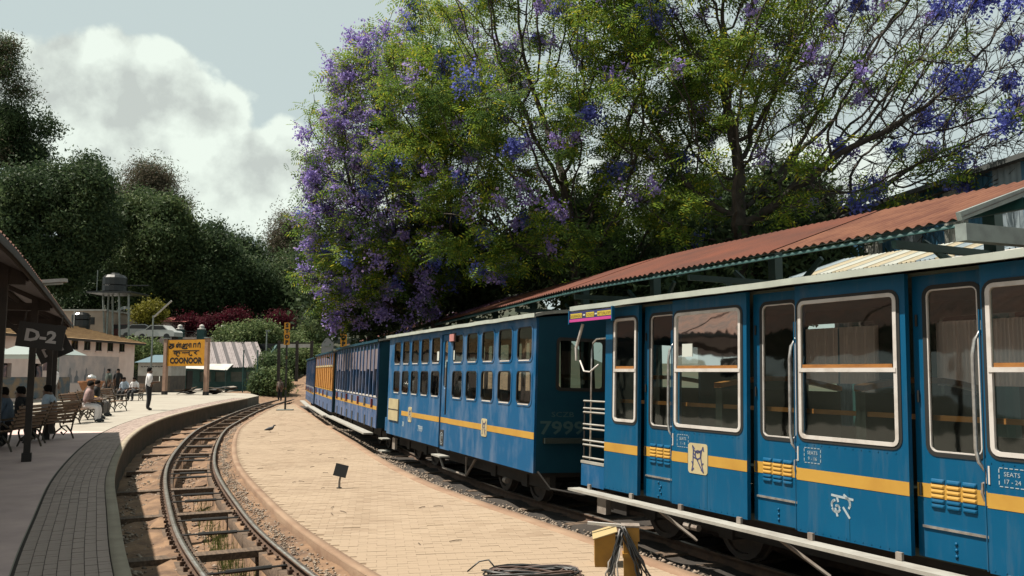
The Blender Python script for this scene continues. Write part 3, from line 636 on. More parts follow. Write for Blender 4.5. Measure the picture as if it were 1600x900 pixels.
    for tx, cx, w_ in (('UDAGAMANDALAM', -.44, .30), ('COONOOR', -.09, .20), ('METTUPALAYAM', .25, .32)):
        MB().box(cx - w_ / 2, cx + w_ / 2, NEAR - .2025, NEAR - .1995, 2.838, 2.902).build('name_panel', mat('board_yellow', (0.80, 0.62, 0.06), rough=0.5), b)
        m_ = text_mb(tx, .046, cx, 2.846, onside(NEAR - .204), squeeze=.62 if tx != 'COONOOR' else .72); m_.build('lettering', mat('board_ink', (0.16, 0.05, 0.03), rough=0.6), b)
    for cx in (-.24, .05): MB().box(cx - .03, cx + .03, NEAR - .2025, NEAR - .1995, 2.862, 2.882).build('dash', M_paper, b)
    for ex in (-.63, .43): MB().box(ex - .012, ex + .012, NEAR - .207, NEAR - .165, 2.76, 2.95).build('board_holder', M_blue, b)
    # ends, floor, lining
    for xx in (0.0, L - .05): MB().plate([(-1.05, ZB), (1.05, ZB), (1.05, ZE - .01), (0, ZE + .08), (-1.05, ZE - .01)], [rect(-.5, .5, 1.35, 2.5)], xx, xx + .05, ax='yz').build('end_wall', M_bdark, t)
    MB().box(-.56, L, -.96, 1.04, ZB - .02, ZB + .05).build('floor', M_inner, t)
    holes = [rrect(s0 + .05, min(s0 + 1.16, s1 - .05), 1.5, 2.78, .06) for s0, s1 in spans[1:]]
    MB().plate(rect(0.05, L, ZB + .05, ZE), holes, 1.05, 1.1).build('far_side', M_inner, t)
    for s0, s1 in spans[1:]:
        for c0, c1 in ((s0 + .02, s0 + .60), (s0 + .62, s0 + 1.2)):
            n = 44; vs = []
            for i in range(n + 1):
                x = c0 + (c1 - c0) * i / n; yy = 1.02 + .018 * math.cos(i * 1.9)
                vs += [(x, yy, 2.02), (x, yy, 2.72)]
            MB().add(vs, [(2 * i, 2 * i + 2, 2 * i + 3, 2 * i + 1) for i in range(n)]).build('curtain', M_curt, t, smooth=True)
    MB().box(0.05, L - .05, -1.02, 1.02, ZE - .02, ZE + .01).build('ceiling', M_inner, t)
    for k, a in enumerate(doors):                # facing benches in every compartment
        for xx, sg in ((a - .42, 1), (a + 1.02, -1)):
            if k == 0 and sg == 1: xx = .12
            s = MB().box(xx - .22, xx + .22, -.95, .95, 1.02, 1.10).build('bench', M_seat, t)
            MB().box(xx - sg * .22 - .03, xx - sg * .22 + .03, -.95, .95, 1.1, 1.92).build('bench_back', M_seat, s)
            n = 12; vs = []
            for i in range(n + 1):
                y = -.97 + 1.94 * i / n; z = 1.93 + .10 * math.sin(math.pi * i / n)
                vs += [(xx - sg * .22 - .035, y, z), (xx - sg * .22 + .035, y, z), (xx - sg * .22 + .035, y, z + .055), (xx - sg * .22 - .035, y, z + .055)]
            MB().add(vs, [(4 * i + j, 4 * i + (j + 1) % 4, 4 * i + 4 + (j + 1) % 4, 4 * i + 4 + j) for i in range(n) for j in range(4)]).build('back_rail', M_orange, s)
    MB().box(.1, L - .1, -.93, -.90, 1.70, 1.745).build('window_guard', M_orange, t)
    roof(t, -.68, L, ZE, M_roofw, M_roofw, over=.15, rise=.10)
    # step board with brackets, underframe
    sbd = MB().box(-.45, L, -1.38, -1.19, .50, .532).build('step_board', M_board, t)
    for k in range(9):
        x = -.2 + k * .95; MB().box(x - .03, x + .03, -1.21, -1.18, .535, .60).build('bracket', M_pipe, sbd)
        if k % 2: MB().tube([(x + .55, -1.22, .49), (x + .95, -.95, .18)], .02, 6).build('stay', M_pipe, sbd)
    underframe(t, -.4, L, .55)
    MB().box(-.33, -.12, -.98, -.9, .20, .50).build('end_bracket', M_pipe, t); MB().box(0.0, .35, -.98, -.93, .26, .50).build('louvred_box', M_under, t)
    for xx in (1.52, 1.66): MB().tube([(xx, -.98, .33), (xx + .1, -.98, .33)], .04, 8).build('air_cylinder', M_pipe, t)
    return t
coach_near()

def coach_second():
    t = coach_root('passenger_coach', 'faded light blue coach with two rows of small rounded windows, numbered 7999', 22.7, (-2.1565, 21.5438, -0.4827))
    L, ZB, ZE = 9.0, 0.57, 2.94
    xs = [.50 + .777 * k for k in range(5)] + [5.02 + .81 * k for k in range(5)]
    holes = [rrect(x, x + .60, z0, z1, .09) for x in xs for z0, z1 in ((1.59, 2.12), (2.28, 2.82))]
    dh = rect(4.27, 4.86, ZB - .0, 2.86)
    w = MB().plate([(0, ZB), (4.27, ZB), (4.27, 2.86), (4.88, 2.86), (4.88, ZB), (L, ZB), (L, ZE), (0, ZE)], holes, NEAR, NEAR + .04).build('side_wall', M_blue2, t)
    for x in xs:
        for z0, z1 in ((1.59, 2.12), (2.28, 2.82)): window(w, x, x + .60, z0, z1, NEAR, r=.09, fw=.022, fm=M_rubber, proud=.004, rub=0, glass=M_glassd); MB().ring(rrect(x - .03, x + .63, z0 - .03, z1 + .03, .11), rrect(x + .004, x + .596, z0 + .004, z1 - .004, .088), NEAR - .008, NEAR + .002).build('window_surround', M_blue2, w); MB().box(x + .09, x + .51, NEAR - .012, NEAR + .004, z0 - .008, z0 + .012).build('window_sill', M_frame, w)
    d = MB().plate(rect(4.275, 4.875, ZB - .02, 2.85), [rrect(4.36, 4.60, 1.75, 2.74, .11)], NEAR + .03, NEAR + .06).build('door', M_blue2, t)
    MB().add([(4.36, NEAR + .045, 1.75), (4.6, NEAR + .045, 1.75), (4.6, NEAR + .045, 2.74), (4.36, NEAR + .045, 2.74)], [(0, 1, 2, 3)]).build('pane', M_glassd, d)
    MB().tube([(4.8, NEAR - .05, 2.3), (4.8, NEAR - .05, 1.25)], .016, 6).build('handrail', M_under, d)
    MB().box(4.3, 4.52, NEAR + .02, NEAR + .03, .62, .93).build('step_recess', M_under, d)
    sp = strokes_mb([[(4.41 + .05 * math.cos(q), .76 + .07 * math.sin(q)) for q in np.linspace(0, 5, 9)], [(4.41 + .09 * math.cos(q), .76 + .12 * math.sin(q)) for q in np.linspace(.5, 5.5, 9)]], .015, onside(NEAR + .016)); sp.build('coiled_spring', M_stencil, d)
    MB().box(1.36, 4.268, NEAR - .004, NEAR, 1.075, 1.18).build('yellow_stripe', M_yel, w); MB().box(4.882, L - .002, NEAR - .004, NEAR, 1.075, 1.18).build('yellow_stripe', M_yel, w); MB().box(4.28, 4.87, NEAR + .026, NEAR + .03, 1.075, 1.18).build('yellow_stripe', M_yel, d)
    for cx, h in ((2.1, .17), (6.87, .155)):
        lg = MB().plate(rrect(cx - .14, cx + .14, 1.125 - h, 1.125 + h, .05), [], NEAR - .008, NEAR).build('logo_plate', M_cream, w); monogram(cx, 1.125, .28, onside(NEAR - .0105)).build('logo', M_logo, lg)
    pl = MB().box(.22, 1.12, NEAR - .03, NEAR - .002, .92, 1.44).build('data_panel', M_cream, w); MB().box(.2, 1.14, NEAR - .034, NEAR - .03, 1.17, 1.195).build('panel_strap', M_under, pl)
    text_mb('7999', .13, 2.95, .80, onside(NEAR - .003), bold=.004).build('lettering', M_stencil, w); text_mb('SR', .11, 1.55, .83, onside(NEAR - .003), bold=.004).build('lettering', M_stencil, w)
    MB().box(-.25, .0, NEAR + .02, NEAR + .3, .62, .95).build('end_step_box', M_blue2, t)
    nb = MB().box(4.9, 5.17, NEAR - .05, NEAR - .02, 2.70, 2.84).build('class_plate', mat('class_pink', (0.66, 0.28, 0.26), rough=0.6), w); MB().box(4.88, 5.19, NEAR - .02, NEAR, 2.68, 2.86).build('plate_back', M_under, nb)
    for x in (3.98, 4.98): MB().box(x, x + .13, NEAR + .001, NEAR + .0035, 2.33, 2.52).build('paper_notice', M_paper, w)
    # end walls: the near one carries the number
    for xx, m in ((L - .03, M_bdark), (0, M_bdark)):
        e = MB().plate([(-1.095, ZB), (1.1, ZB), (1.1, ZE), (.6, ZE + .06), (0, ZE + .09), (-.6, ZE + .06), (-1.095, ZE)], [rrect(-.72, .10, 1.85, 2.62, .06)], xx, xx + .03, ax='yz').build('end_wall', m, t)
        MB().ring(rrect(-.75, .13, 1.82, 2.65, .07), rrect(-.7, .08, 1.87, 2.6, .05), xx - .01, xx + .04, ax='yz').build('window_frame', M_under, e)
        MB().add([(xx + .015, -.72, 1.85), (xx + .015, .1, 1.85), (xx + .015, .1, 2.62), (xx + .015, -.72, 2.62)], [(0, 1, 2, 3)]).build('pane', M_glassd, e)
        if xx > 1:
            mapf = lambda a, b, d: (L + .003, a, b); ink = mat('faint_number', (0.05, 0.125, 0.13), rough=0.7)
            text_mb('7999', .20, -.62, 1.16, mapf, bold=.006, squeeze=1.4).build('lettering', ink, e); text_mb('SCZB', .08, -.62, 1.42, mapf, squeeze=1.5).build('lettering', ink, e)
            MB().tube([(L + .05, -1.05, .6), (L + .2, -.9, .36), (L + .5, -.5, .3), (L + .9, 0, .42)], .018, 6).build('brake_hose', M_under, e)
    MB().plate(rect(0, L, ZB, ZE), [rrect(x, x + .6, 1.6, 2.8, .06) for x in xs], 1.06, 1.1).build('far_side', M_inner, t)
    MB().box(0.03, L - .03, -1.04, 1.04, ZB, ZB + .06).build('floor', M_inner, t)
    MB().box(0.05, L - .05, -1.03, 1.03, ZE - .03, ZE).build('ceiling', M_inner, t)
    for k in range(10):
        x = xs[k] + .62; s = MB().box(x - .2, x + .2, -.95, .95, 1.02, 1.1).build('bench', M_seat, t); MB().box(x - .03, x + .03, -.95, .95, 1.1, 1.75).build('bench_back', M_seat, s)
    roof(t, -.1, L + .08, ZE, M_roofw, mat('roof_grey', (0.38, 0.38, 0.33), (0.26, 0.25, 0.22), 2, rough=0.8), over=.07, rise=.12)
    underframe(t, 0, L, .55)
    for x in (3.4, 5.9):
        sg = 1 if x < 4.5 else -1
        MB().tube([(x, -.86, .52), (x + sg * .55, -.86, .12)], .028, 6).build('truss_rod', M_pipe, t)
    MB().tube([(3.95, -.86, .12), (5.35, -.86, .12)], .028, 6).build('truss_rod', M_pipe, t); MB().tube([(5.34, -.86, .12), (5.34, -.86, .55)], .022, 6).build('truss_post', M_pipe, t)
    for a, b, z in ((4.2, 4.75, .42), (-.3, .1, .42), (-.28, .12, .12)): MB().box(a, b, -1.22, -1.0, z - .015, z + .015).build('step', M_board, t)
    MB().box(.25, .5, -1.0, -.94, .2, .48).build('bracket', M_pipe, t)
    MB().tube([(8.3 - .9, -.9, .28), (8.42 - .9, -.9, .28)], .05, 8).build('axle_cap', M_pipe, t)
    return t
coach_second()

def coach_slatted(name, label, a, O, L, orange=False, n=14):
    t = coach_root(name, label, a, O); ZB, ZE = .60, 2.90
    w = MB().plate(rect(0, L, ZB, 1.42), [], NEAR, NEAR + .04).build('side_wall', M_blue3, t)
    MB().box(0, L, NEAR + .001, NEAR + .04, 2.72, ZE).build('cant_rail', M_blue3 if orange else M_bdark, t)
    MB().box(.01, L - .01, NEAR - .004, NEAR - .001, 1.08, 1.18).build('yellow_stripe', M_yel, w)
    MB().box(0, L, NEAR - .012, NEAR + .02, 1.405, 1.45).build('waist_rail', M_frame if not orange else M_yel, w)
    mS = mat('mauve_shutter', (0.25, 0.20, 0.22), (0.16, 0.14, 0.18), 2, rough=0.8) if not orange else mat('orange_shutter', (0.66, 0.29, 0.035), (0.55, 0.22, 0.025), 3, rough=0.6)
    for k in range(n + 1):
        x = L * k / n; MB().box(max(0, x - .05), min(L, x + .05), NEAR - .03, NEAR + .03, 1.42, ZE - .04).build('window_post', M_blue3 if not orange else mS, t)
    for k in range(n):
        a0, b0 = L * k / n + .05, L * (k + 1) / n - .05
        if orange:
            MB().box(a0, b0, NEAR, NEAR + .02, 1.47, 2.35).build('shutter', mS, t); MB().box(a0, b0, NEAR, NEAR + .02, 2.42, 2.72).build('upper_panel', M_blue3, t)
        else:
            MB().box(a0, b0, NEAR, NEAR + .02, 2.12 + rnd.choice((0, 0, .05)), 2.72).build('shutter', mS, t)
            if k % 5 != 2:
                p = MB().add([(a0, NEAR + .02, 1.45), (b0, NEAR + .02, 1.45), (b0, NEAR + .02, 2.13), (a0, NEAR + .02, 2.13)], [(0, 1, 2, 3)]).build('pane', M_glassd, t)
        if k % 2 == 0 and k < n - 1:
            x = b0 + .02; dh = MB().box(x - .03, x + .03, NEAR - .06, NEAR - .01, 1.12, 1.36).build('door_handle', M_pipe if k % 4 else mat('red_tag', (0.35, 0.06, 0.05)), t)
            MB().box(x - .12, x + .12, NEAR - .01, NEAR + .02, ZB - .02, .86).build('step_recess', M_under, w)
    if orange: MB().box(0, L, NEAR - .02, NEAR + .01, 2.35, 2.42).build('upper_rail', M_cream, t)
    for xx in (0, L - .03): MB().plate([(-1.08, ZB), (1.1, ZB), (1.1, ZE), (0, ZE + .09), (-1.08, ZE)], [], xx, xx + .03, ax='yz').build('end_wall', M_bdark, t)
    MB().plate(rect(0, L, ZB, ZE), [rrect(L * k / n + .1, L * (k + 1) / n - .1, 1.5, 2.7, .05) for k in range(n)], 1.06, 1.1).build('far_side', M_inner, t)
    MB().box(.03, L - .03, -1.05, 1.04, ZB, ZB + .06).build('floor', M_inner, t)
    roof(t, -.12, L + .1, ZE, M_bdark, mat('roof_grey', (0.38, 0.38, 0.33)), over=.06, rise=.12)
    MB().box(0, L, -1.42, -1.16, .44, .48).build('step_board', M_board, t)
    underframe(t, 0, L, .58)
    return t
def chain(prevO, a_prev, a, L, gap):
    e0 = Vector((math.sin(R(a_prev)), -math.cos(R(a_prev)), 0)); e1 = Vector((math.sin(R(a)), -math.cos(R(a)), 0))
    return Vector(prevO) - e0 * gap / 2 - e1 * (gap / 2 + L)
O3 = chain((-2.1565, 21.5438, -.4827), 22.7, 18.6, 9.2, 1.25); coach_slatted('passenger_coach', 'worn blue coach of mauve shutters and thin posts, just behind coach 7999', 18.6, O3, 9.2)
O4 = chain(O3, 18.6, 17.2, 9.2, 1.2); O4.z -= .06; coach_slatted('passenger_coach', 'far coach with a band of orange shutters', 17.2, O4, 9.2, True, 9)
O5 = chain(O4, 17.2, 16.2, 9.2, 1.2); O5.z -= .08; coach_slatted('passenger_coach', 'farthest dark blue coach at the end of the train, beyond the orange shutters', 16.2, O5, 9.2, False, 12)
# rails under the train
tt = thing('railway_track', 'dark track with rails under the blue train', 'railway track')
TC = offset(TAN_R, 1.55)
for d in (-.5, .5): rail(offset(TC, d), tt, -0.475)
ts = MB(); ts.box(-.1, .1, -.9, .9, -.68, -.575); tsm = ts.mesh('sleeper', M_wood); s = 2.0
while s < 52: x, y, an = at_s(TC, s); inst('sleeper', tsm, tt, (x, y, 0), (0, 0, an)); s += .75
# ------------------------------------------------------------------ roofs and buildings
M_red = mat('red_oxide_sheet', (0.215, 0.066, 0.038), (0.125, 0.048, 0.034), 0.9, 0.32, 0.68, rough=0.7, spec=0.2, bump=0.1, bscale=15)
M_teal = mat('teal_steel', (0.012, 0.075, 0.075), (0.02, 0.10, 0.095), 3, rough=0.5)
M_tealp = mat('pale_steel', (0.33, 0.38, 0.36), (0.24, 0.27, 0.26), 4, rough=0.5)
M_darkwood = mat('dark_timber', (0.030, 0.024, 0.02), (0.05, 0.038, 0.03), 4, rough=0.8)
M_tileroof = mat('mangalore_tile', (0.24, 0.085, 0.045), (0.12, 0.05, 0.035), 3, rough=0.85)
M_pink = mat('pink_render', (1.25, 0.98, 0.88), (1.05, 0.80, 0.72), 1.2, 0.35, 0.7, rough=0.9)
M_tanroof = mat('weathered_tile', (0.52, 0.33, 0.15), (0.40, 0.24, 0.11), 1.5, rough=0.9)
M_dark = mat('dark_opening', (0.012, 0.013, 0.014), rough=0.4)
M_white = mat('white_paint', (0.72, 0.70, 0.66), (0.60, 0.57, 0.52), 2, rough=0.7)
M_tealwall = mat('teal_wall', (0.055, 0.15, 0.14), (0.035, 0.10, 0.10), 2, rough=0.8)

def corr_sheet(name, E0, E1, z0, z1, m, parent, wave=0.09, amp=0.018, per=6, nacross=3, th=True, kind=None, trough=None):
    """corrugated sheet between two plan curves (same length arrays); ribs run up the slope"""
    L = along(E0)[-1]; n = max(4, int(L / wave * per)); s = np.linspace(0, L, n + 1); A0 = along(E0); A1 = along(E1); s1 = s / L * A1[-1]
    a = np.column_stack([np.interp(s, A0, E0[:, 0]), np.interp(s, A0, E0[:, 1])]); b = np.column_stack([np.interp(s1, A1, E1[:, 0]), np.interp(s1, A1, E1[:, 1])])
    w = amp * np.cos(2 * np.pi * s / wave); rows = []
    for k in range(nacross + 1):
        t = k / nacross; rows.append(np.column_stack([a * (1 - t) + b * t, z0 * (1 - t) + z1 * t + w]))
    V = np.stack(rows, 1).reshape(-1, 3); m_ = nacross + 1
    q = np.array([(i * m_ + j, (i + 1) * m_ + j, (i + 1) * m_ + j + 1, i * m_ + j + 1) for i in range(n) for j in range(nacross)])
    if trough is not None:                       # dark valley faces bring out the ribs; dirt on the red roof
        wm = (w[:-1] + w[1:]) / 2; mi_ = np.repeat((wm < -.35 * amp).astype(int), nacross); return link(bpy.data.objects.new(name, np_mesh(name, V, q, [m, trough], mi_)), parent, kind=kind)
    return link(bpy.data.objects.new(name, np_mesh(name, V, q, m, smooth=True)), parent, kind=kind)
def seg(P, s0, s1, n=40):
    A = along(P); s = np.linspace(s0, s1, n); return np.column_stack([np.interp(s, A, P[:, 0]), np.interp(s, A, P[:, 1])])

# red corrugated canopy on the far side of the train
EV = catmull([(5.15, 9.35), (4.25, 11.2), (2.95, 13.9), (1.35, 17.3), (-0.3, 22.4), (-2.4, 28.75), (-4.4, 35.0), (-7.0, 43.0), (-11.0, 55.5)], 0.3)
cn = thing('platform_canopy', 'long red corrugated canopy on teal steel posts behind the train', 'canopy', (0, 0, 0))
LE = along(EV)[-1]; nsh = 16
for k in range(nsh):                             # one sheet after the other, edges lapped
    a = seg(EV, LE * k / nsh, LE * (k + 1) / nsh + .02, 12); b = offset(EV, 2.35); b = seg(b, along(b)[-1] * k / nsh, along(b)[-1] * (k + 1) / nsh + .02, 12)
    corr_sheet('roof_sheet', a, b, 3.40 + .006 * (k % 2), 4.22 + .006 * (k % 2), M_red if k % 5 else mat('rust_sheet', (0.24, 0.10, 0.058), (0.16, 0.06, 0.038), 2, rough=0.8, spec=0.2), cn, wave=0.15, amp=0.018, per=6, trough=mat('sheet_grime', (0.12, 0.045, 0.03), (0.20, 0.07, 0.04), 3, rough=0.9))
V, q = sweep(EV, [(0.03, 3.31), (0.03, 3.35), (0.08, 3.35), (0.08, 3.31), (0.03, 3.31)]); link(bpy.data.objects.new('eaves_beam', np_mesh('eaves_beam', V, q, M_teal)), cn)
V, q = sweep(offset(EV, 1.1), [(0.0, 3.6), (0.0, 3.74), (0.07, 3.74), (0.07, 3.6), (0.0, 3.6)]); link(bpy.data.objects.new('purlin', np_mesh('purlin', V, q, M_teal)), cn)
V, q = sweep(offset(EV, 2.2), [(0.0, 2.95), (0.0, 3.12), (0.07, 3.12), (0.07, 2.95), (0.0, 2.95)]); link(bpy.data.objects.new('tie_beam', np_mesh('tie_beam', V, q, M_teal)), cn)
s = 1.2; j = 0
while s < LE - 1:
    x, y, an = at_s(EV, s); rx, ry = math.sin(an), -math.cos(an); P = lambda d, z: (x + rx * d, y + ry * d, z)
    po = MB().box(-.09, .09, -.09, .09, -.6, 4.05, 0, Matrix.Translation(P(2.3, 0)) @ Matrix.Rotation(an, 4, 'Z')).build('post', M_teal, cn)
    MB().bar(P(.05, 3.33), P(2.3, 4.12), .07, .11).build('rafter', M_teal, cn)
    MB().bar(P(.3, 3.28), P(2.6, 3.26), .07, .10).build('tie', M_teal, cn); MB().bar(P(1.0, 3.3), P(2.25, 2.6), .05, .07).build('brace', M_teal, cn)
    x2, y2, _ = at_s(offset(EV, 2.3), s + 1.1); MB().bar(P(2.3, 2.75), (x2, y2, 3.6), .06, .08).build('brace', M_teal, cn)
    x2, y2, _ = at_s(offset(EV, 2.3), max(0, s - 1.1)); MB().bar(P(2.3, 2.75), (x2, y2, 3.6), .06, .08).build('brace', M_teal, cn)
    s += 4.2; j += 1
x, y, an = at_s(EV, 0.05); rx, ry = math.sin(an), -math.cos(an); P = lambda d, z: (x + rx * d, y + ry * d, z)
MB().bar(P(-.02, 3.42), P(2.4, 4.22), .06, .10).build('end_rafter', M_tealp, cn); MB().bar(P(0.0, 3.24), P(3.6, 3.28), .14, .20).build('end_beam', M_tealp, cn)
pet = nrng.random((2600, 2)); pv = []
for u_, w_ in pet:
    sx_ = LE * (.36 + .5 * u_); x, y, an = at_s(EV, sx_); d = 2.3 * w_ ** 1.3; z = 3.46 + .82 * d / 2.35; r_ = .035; a = u_ * 900
    px_, py_ = x + math.sin(an) * d, y - math.cos(an) * d; pv += [(px_ + r_ * math.cos(a), py_ + r_ * math.sin(a), z), (px_ - r_ * math.sin(a), py_ + r_ * math.cos(a), z + .02), (px_ - r_ * math.cos(a), py_ - r_ * math.sin(a), z), (px_ + r_ * math.sin(a), py_ - r_ * math.cos(a), z + .01)]
link(bpy.data.objects.new('fallen_petals', np_mesh('fallen_petals', np.array(pv), np.arange(len(pv)).reshape(-1, 4), mat('petal', (0.45, 0.28, 0.52), rough=0.8))), label='lilac petals fallen on the far part of the red canopy roof', cat='petals', kind='stuff')
# far platform the canopy stands on
V, q = sweep(EV, [(-0.05, -0.6), (-0.05, 0.02), (7.5, 0.02)]); link(bpy.data.objects.new('far_platform', np_mesh('far_platform', V, q, M_conc)), kind='structure')

# pale corrugated shed roofs beyond, striped cream and blue by sheet
lowshed = thing('goods_shed', 'low shed roof of cream and pale blue corrugated sheets under the red canopy', 'shed')
ext = np.vstack([EV[0] + (EV[0] - EV[8]) / np.linalg.norm(EV[0] - EV[8]) * np.linspace(4.5, .3, 12)[:, None], EV]); ext = seg(ext, 0, 11.6, 60)
c1 = mat('sheet_cream', (0.60, 0.52, 0.36), (0.50, 0.43, 0.30), 4, rough=0.7); c2 = mat('sheet_pale_blue', (0.36, 0.44, 0.48), (0.28, 0.35, 0.40), 4, rough=0.7); c3 = mat('sheet_white', (0.58, 0.60, 0.54), rough=0.7)
for A_, B_, z0, z1 in ((offset(ext, 3.1), offset(ext, 3.95), 3.22, 3.50), (offset(ext, 4.3), offset(ext, 6.0), 3.60, 4.12)):
    n = 30; LA, LB = along(A_)[-1], along(B_)[-1]
    for k in range(n): corr_sheet('roof_sheet', seg(A_, LA * k / n, LA * (k + 1) / n, 6), seg(B_, LB * k / n, LB * (k + 1) / n, 6), z0, z1, (c1, c1, c2, c3, c2)[(k * 7 + k // 3) % 5], lowshed, wave=LA / n / 4, amp=0.045, per=6, trough=mat('shed_trough', (0.06, 0.07, 0.07), rough=0.9))  # dark valley faces draw the rib lines
V, q = sweep(offset(ext, 4.05), [(0, 3.50), (0, 3.58), (.08, 3.58), (.08, 3.50), (0, 3.50)]); link(bpy.data.objects.new('pale_beam', np_mesh('pale_beam', V, q, M_white)), lowshed)
V, q = sweep(offset(ext, 6.05), [(0, 4.15), (0.02, -0.6)]); link(bpy.data.objects.new('back_wall', np_mesh('back_wall', V, q, M_darkwood)), lowshed)
for k in range(4):
    for dd, zz in ((3.9, 3.46), (5.9, 4.05)): x, y, an = at_s(offset(ext, dd), .6 + k * 3.0); MB().box(-.06, .06, -.06, .06, -.6, zz, 0, Matrix.Translation((x, y, 0))).build('post', M_teal, lowshed)
# tall clad shed at the right edge
ts_ = thing('tall_shed', 'tall shed clad in blue and white corrugated sheets at the right edge', 'shed')
w0, w1 = np.array([12.6, 13.5]), np.array([10.3, 26.5]); n = 15
for k in range(n):
    a, b = w0 + (w1 - w0) * k / n, w0 + (w1 - w0) * (k + 1) / n; mm = (c3, mat('sheet_blue', (0.06, 0.22, 0.36), (0.05, 0.17, 0.30), 3, rough=0.6), c2, MATS['sheet_blue'])[k % 4]
    V = []; m = 18; d = (b - a) / np.linalg.norm(b - a); nn = np.array([d[1], -d[0]])
    for i in range(m + 1):
        p = a + (b - a) * i / m + nn * .02 * math.cos(i * 2 * math.pi / 4); V += [(p[0], p[1], -.5), (p[0], p[1], 6.45)]
    link(bpy.data.objects.new('wall_sheet', np_mesh('wall_sheet', np.array(V), np.array([(2 * i, 2 * i + 2, 2 * i + 3, 2 * i + 1) for i in range(m)]), mm)), ts_)
MB().add([(*(w0 + [-.35, 0]), 6.42), (*(w1 + [-.35, 0.2]), 6.42), (*(w1 + [9, 1.6]), 8.2), (*(w0 + [9, 1.6]), 8.2), (*(w0 + [-.35, 0]), 6.54), (*(w1 + [-.35, 0.2]), 6.54), (*(w1 + [9, 1.6]), 8.32), (*(w0 + [9, 1.6]), 8.32)], [(0, 1, 2, 3), (4, 7, 6, 5), (0, 4, 5, 1), (1, 5, 6, 2), (2, 6, 7, 3), (3, 7, 4, 0)]).build('roof', mat('shed_roof', (0.10, 0.11, 0.11), rough=0.7), ts_)
MB().plate([(w1[0], -.5), (w1[0] + 9, -.5), (w1[0] + 9, 8.1), (w1[0], 6.4)], [], w1[1], w1[1] + .05).build('end_wall', c2, ts_)

# left platform canopy with tiled roof
ev = catmull([(0.6, -4.0), (-1.7, 0.8), (-3.3, 4.4), (-4.76, 7.64), (-5.4, 9.03), (-6.5, 11.32), (-8.55, 15.55), (-11.9, 22.45), (-12.2, 23.1)], .3); ev = seg(ev, 0, along(ev)[-1], 90); rd = offset(ev, -2.9); be = offset(ev, -5.8)
lc = thing('platform_canopy', 'dark tiled platform canopy with wavy eaves at the left edge', 'canopy')
for a, b, z0, z1 in ((ev, rd, 2.95, 4.3), (rd, be, 4.3, 2.95)):
    n = 6
    for k in range(n):
        LA, LB = along(a)[-1], along(b)[-1]
        corr_sheet('tile_roof', seg(a, LA * k / n, LA * (k + 1) / n, 20), seg(b, LB * k / n, LB * (k + 1) / n, 20), z0, z1, M_tileroof, lc, wave=0.23, amp=0.03, per=8, nacross=6)
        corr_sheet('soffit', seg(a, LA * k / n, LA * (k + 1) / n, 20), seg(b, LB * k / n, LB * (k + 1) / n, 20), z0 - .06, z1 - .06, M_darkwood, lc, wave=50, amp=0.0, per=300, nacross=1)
# scalloped fascia under the tile ends
V, q = sweep(ev, [(0.02, 2.84), (0.02, 2.93), (-0.04, 2.93), (-0.04, 2.84)]); link(bpy.data.objects.new('eaves_board', np_mesh('eaves_board', V, q, M_darkwood)), lc)
for dd, zz in ((-1.0, 3.28), (-2.0, 3.75)):
    V, q = sweep(offset(ev, dd), [(0, zz), (0, zz + .09), (-.07, zz + .09), (-.07, zz)]); link(bpy.data.objects.new('purlin', np_mesh('purlin', V, q, M_darkwood)), lc)
LV = along(ev)[-1]
for s in (LV - .55, LV - 2.7, LV - 8.2, LV - 13.5, LV - 19):
    x, y, an = at_s(ev, s); lx, ly = -math.sin(an), math.cos(an); P = lambda d, z: (x + lx * d, y + ly * d, z)
    for d in (.35, 5.4):
        c = MB().box(-.055, .055, -.055, .055, 0, 3.0, 0, Matrix.Translation(P(d, 0)) @ Matrix.Rotation(an, 4, 'Z')).build('post', M_darkwood, lc); MB().box(-.08, .08, -.08, .08, 0.0, .16, 0, Matrix.Translation(P(d, 0)) @ Matrix.Rotation(an, 4, 'Z')).build('post_base', M_darkwood, c)
    MB().bar(P(.1, 2.86), P(5.7, 2.86), .09, .14).build('tie_beam', M_darkwood, lc); MB().bar(P(.05, 2.88), P(2.9, 4.2), .07, .10).build('rafter', M_darkwood, lc); MB().bar(P(5.75, 2.88), P(2.9, 4.2), .07, .10).build('rafter', M_darkwood, lc); MB().bar(P(.4, 2.2), P(1.1, 2.85), .06, .08).build('brace', M_darkwood, lc)
x, y, an = at_s(ev, LV - .02); lx, ly = -math.sin(an), math.cos(an); P = lambda d, z: (x + lx * d, y + ly * d, z)
MB().add([P(-.02, 2.9), P(5.8, 2.9), P(2.9, 4.25)], [(0, 1, 2)]).build('gable', M_darkwood, lc)
# hanging boards D-2 and D-1
def hang_board(txt, px, py, Y, w, h, label, tilt=0.0, rz=R(16)):
    c = D(px, py, Y); t = thing('hanging_sign', label, 'sign', c, rz, 'coach position boards under the left canopy')
    t.rotation_euler = (0, -tilt, rz)
    f = MB().box(-w / 2, w / 2, -.015, .015, -h / 2, h / 2).build('board', mat('board_black', (0.018, 0.018, 0.017), rough=0.6), t)
    text_mb(txt, h * .46, 0, -h * .22, lambda a, b, d: (a, -.018, b), bold=.01, squeeze=1.15).build('lettering', mat('worn_white', (0.66, 0.63, 0.62), rough=0.8), t)
    for xx in (-w * .4, w * .4): MB().tube([(xx, 0, h / 2), (xx, 0, h / 2 + .16)], .012, 5).build('hanger', M_darkwood, t)
hang_board('D-2', 64, 525, 12.6, .64, .38, 'black hanging board lettered D-2 under the dark canopy', -.12)
hang_board('D-1', 84, 546, 22.6, .85, .5, 'smaller tilted black board lettered D-1 below the D-2 board', .45)
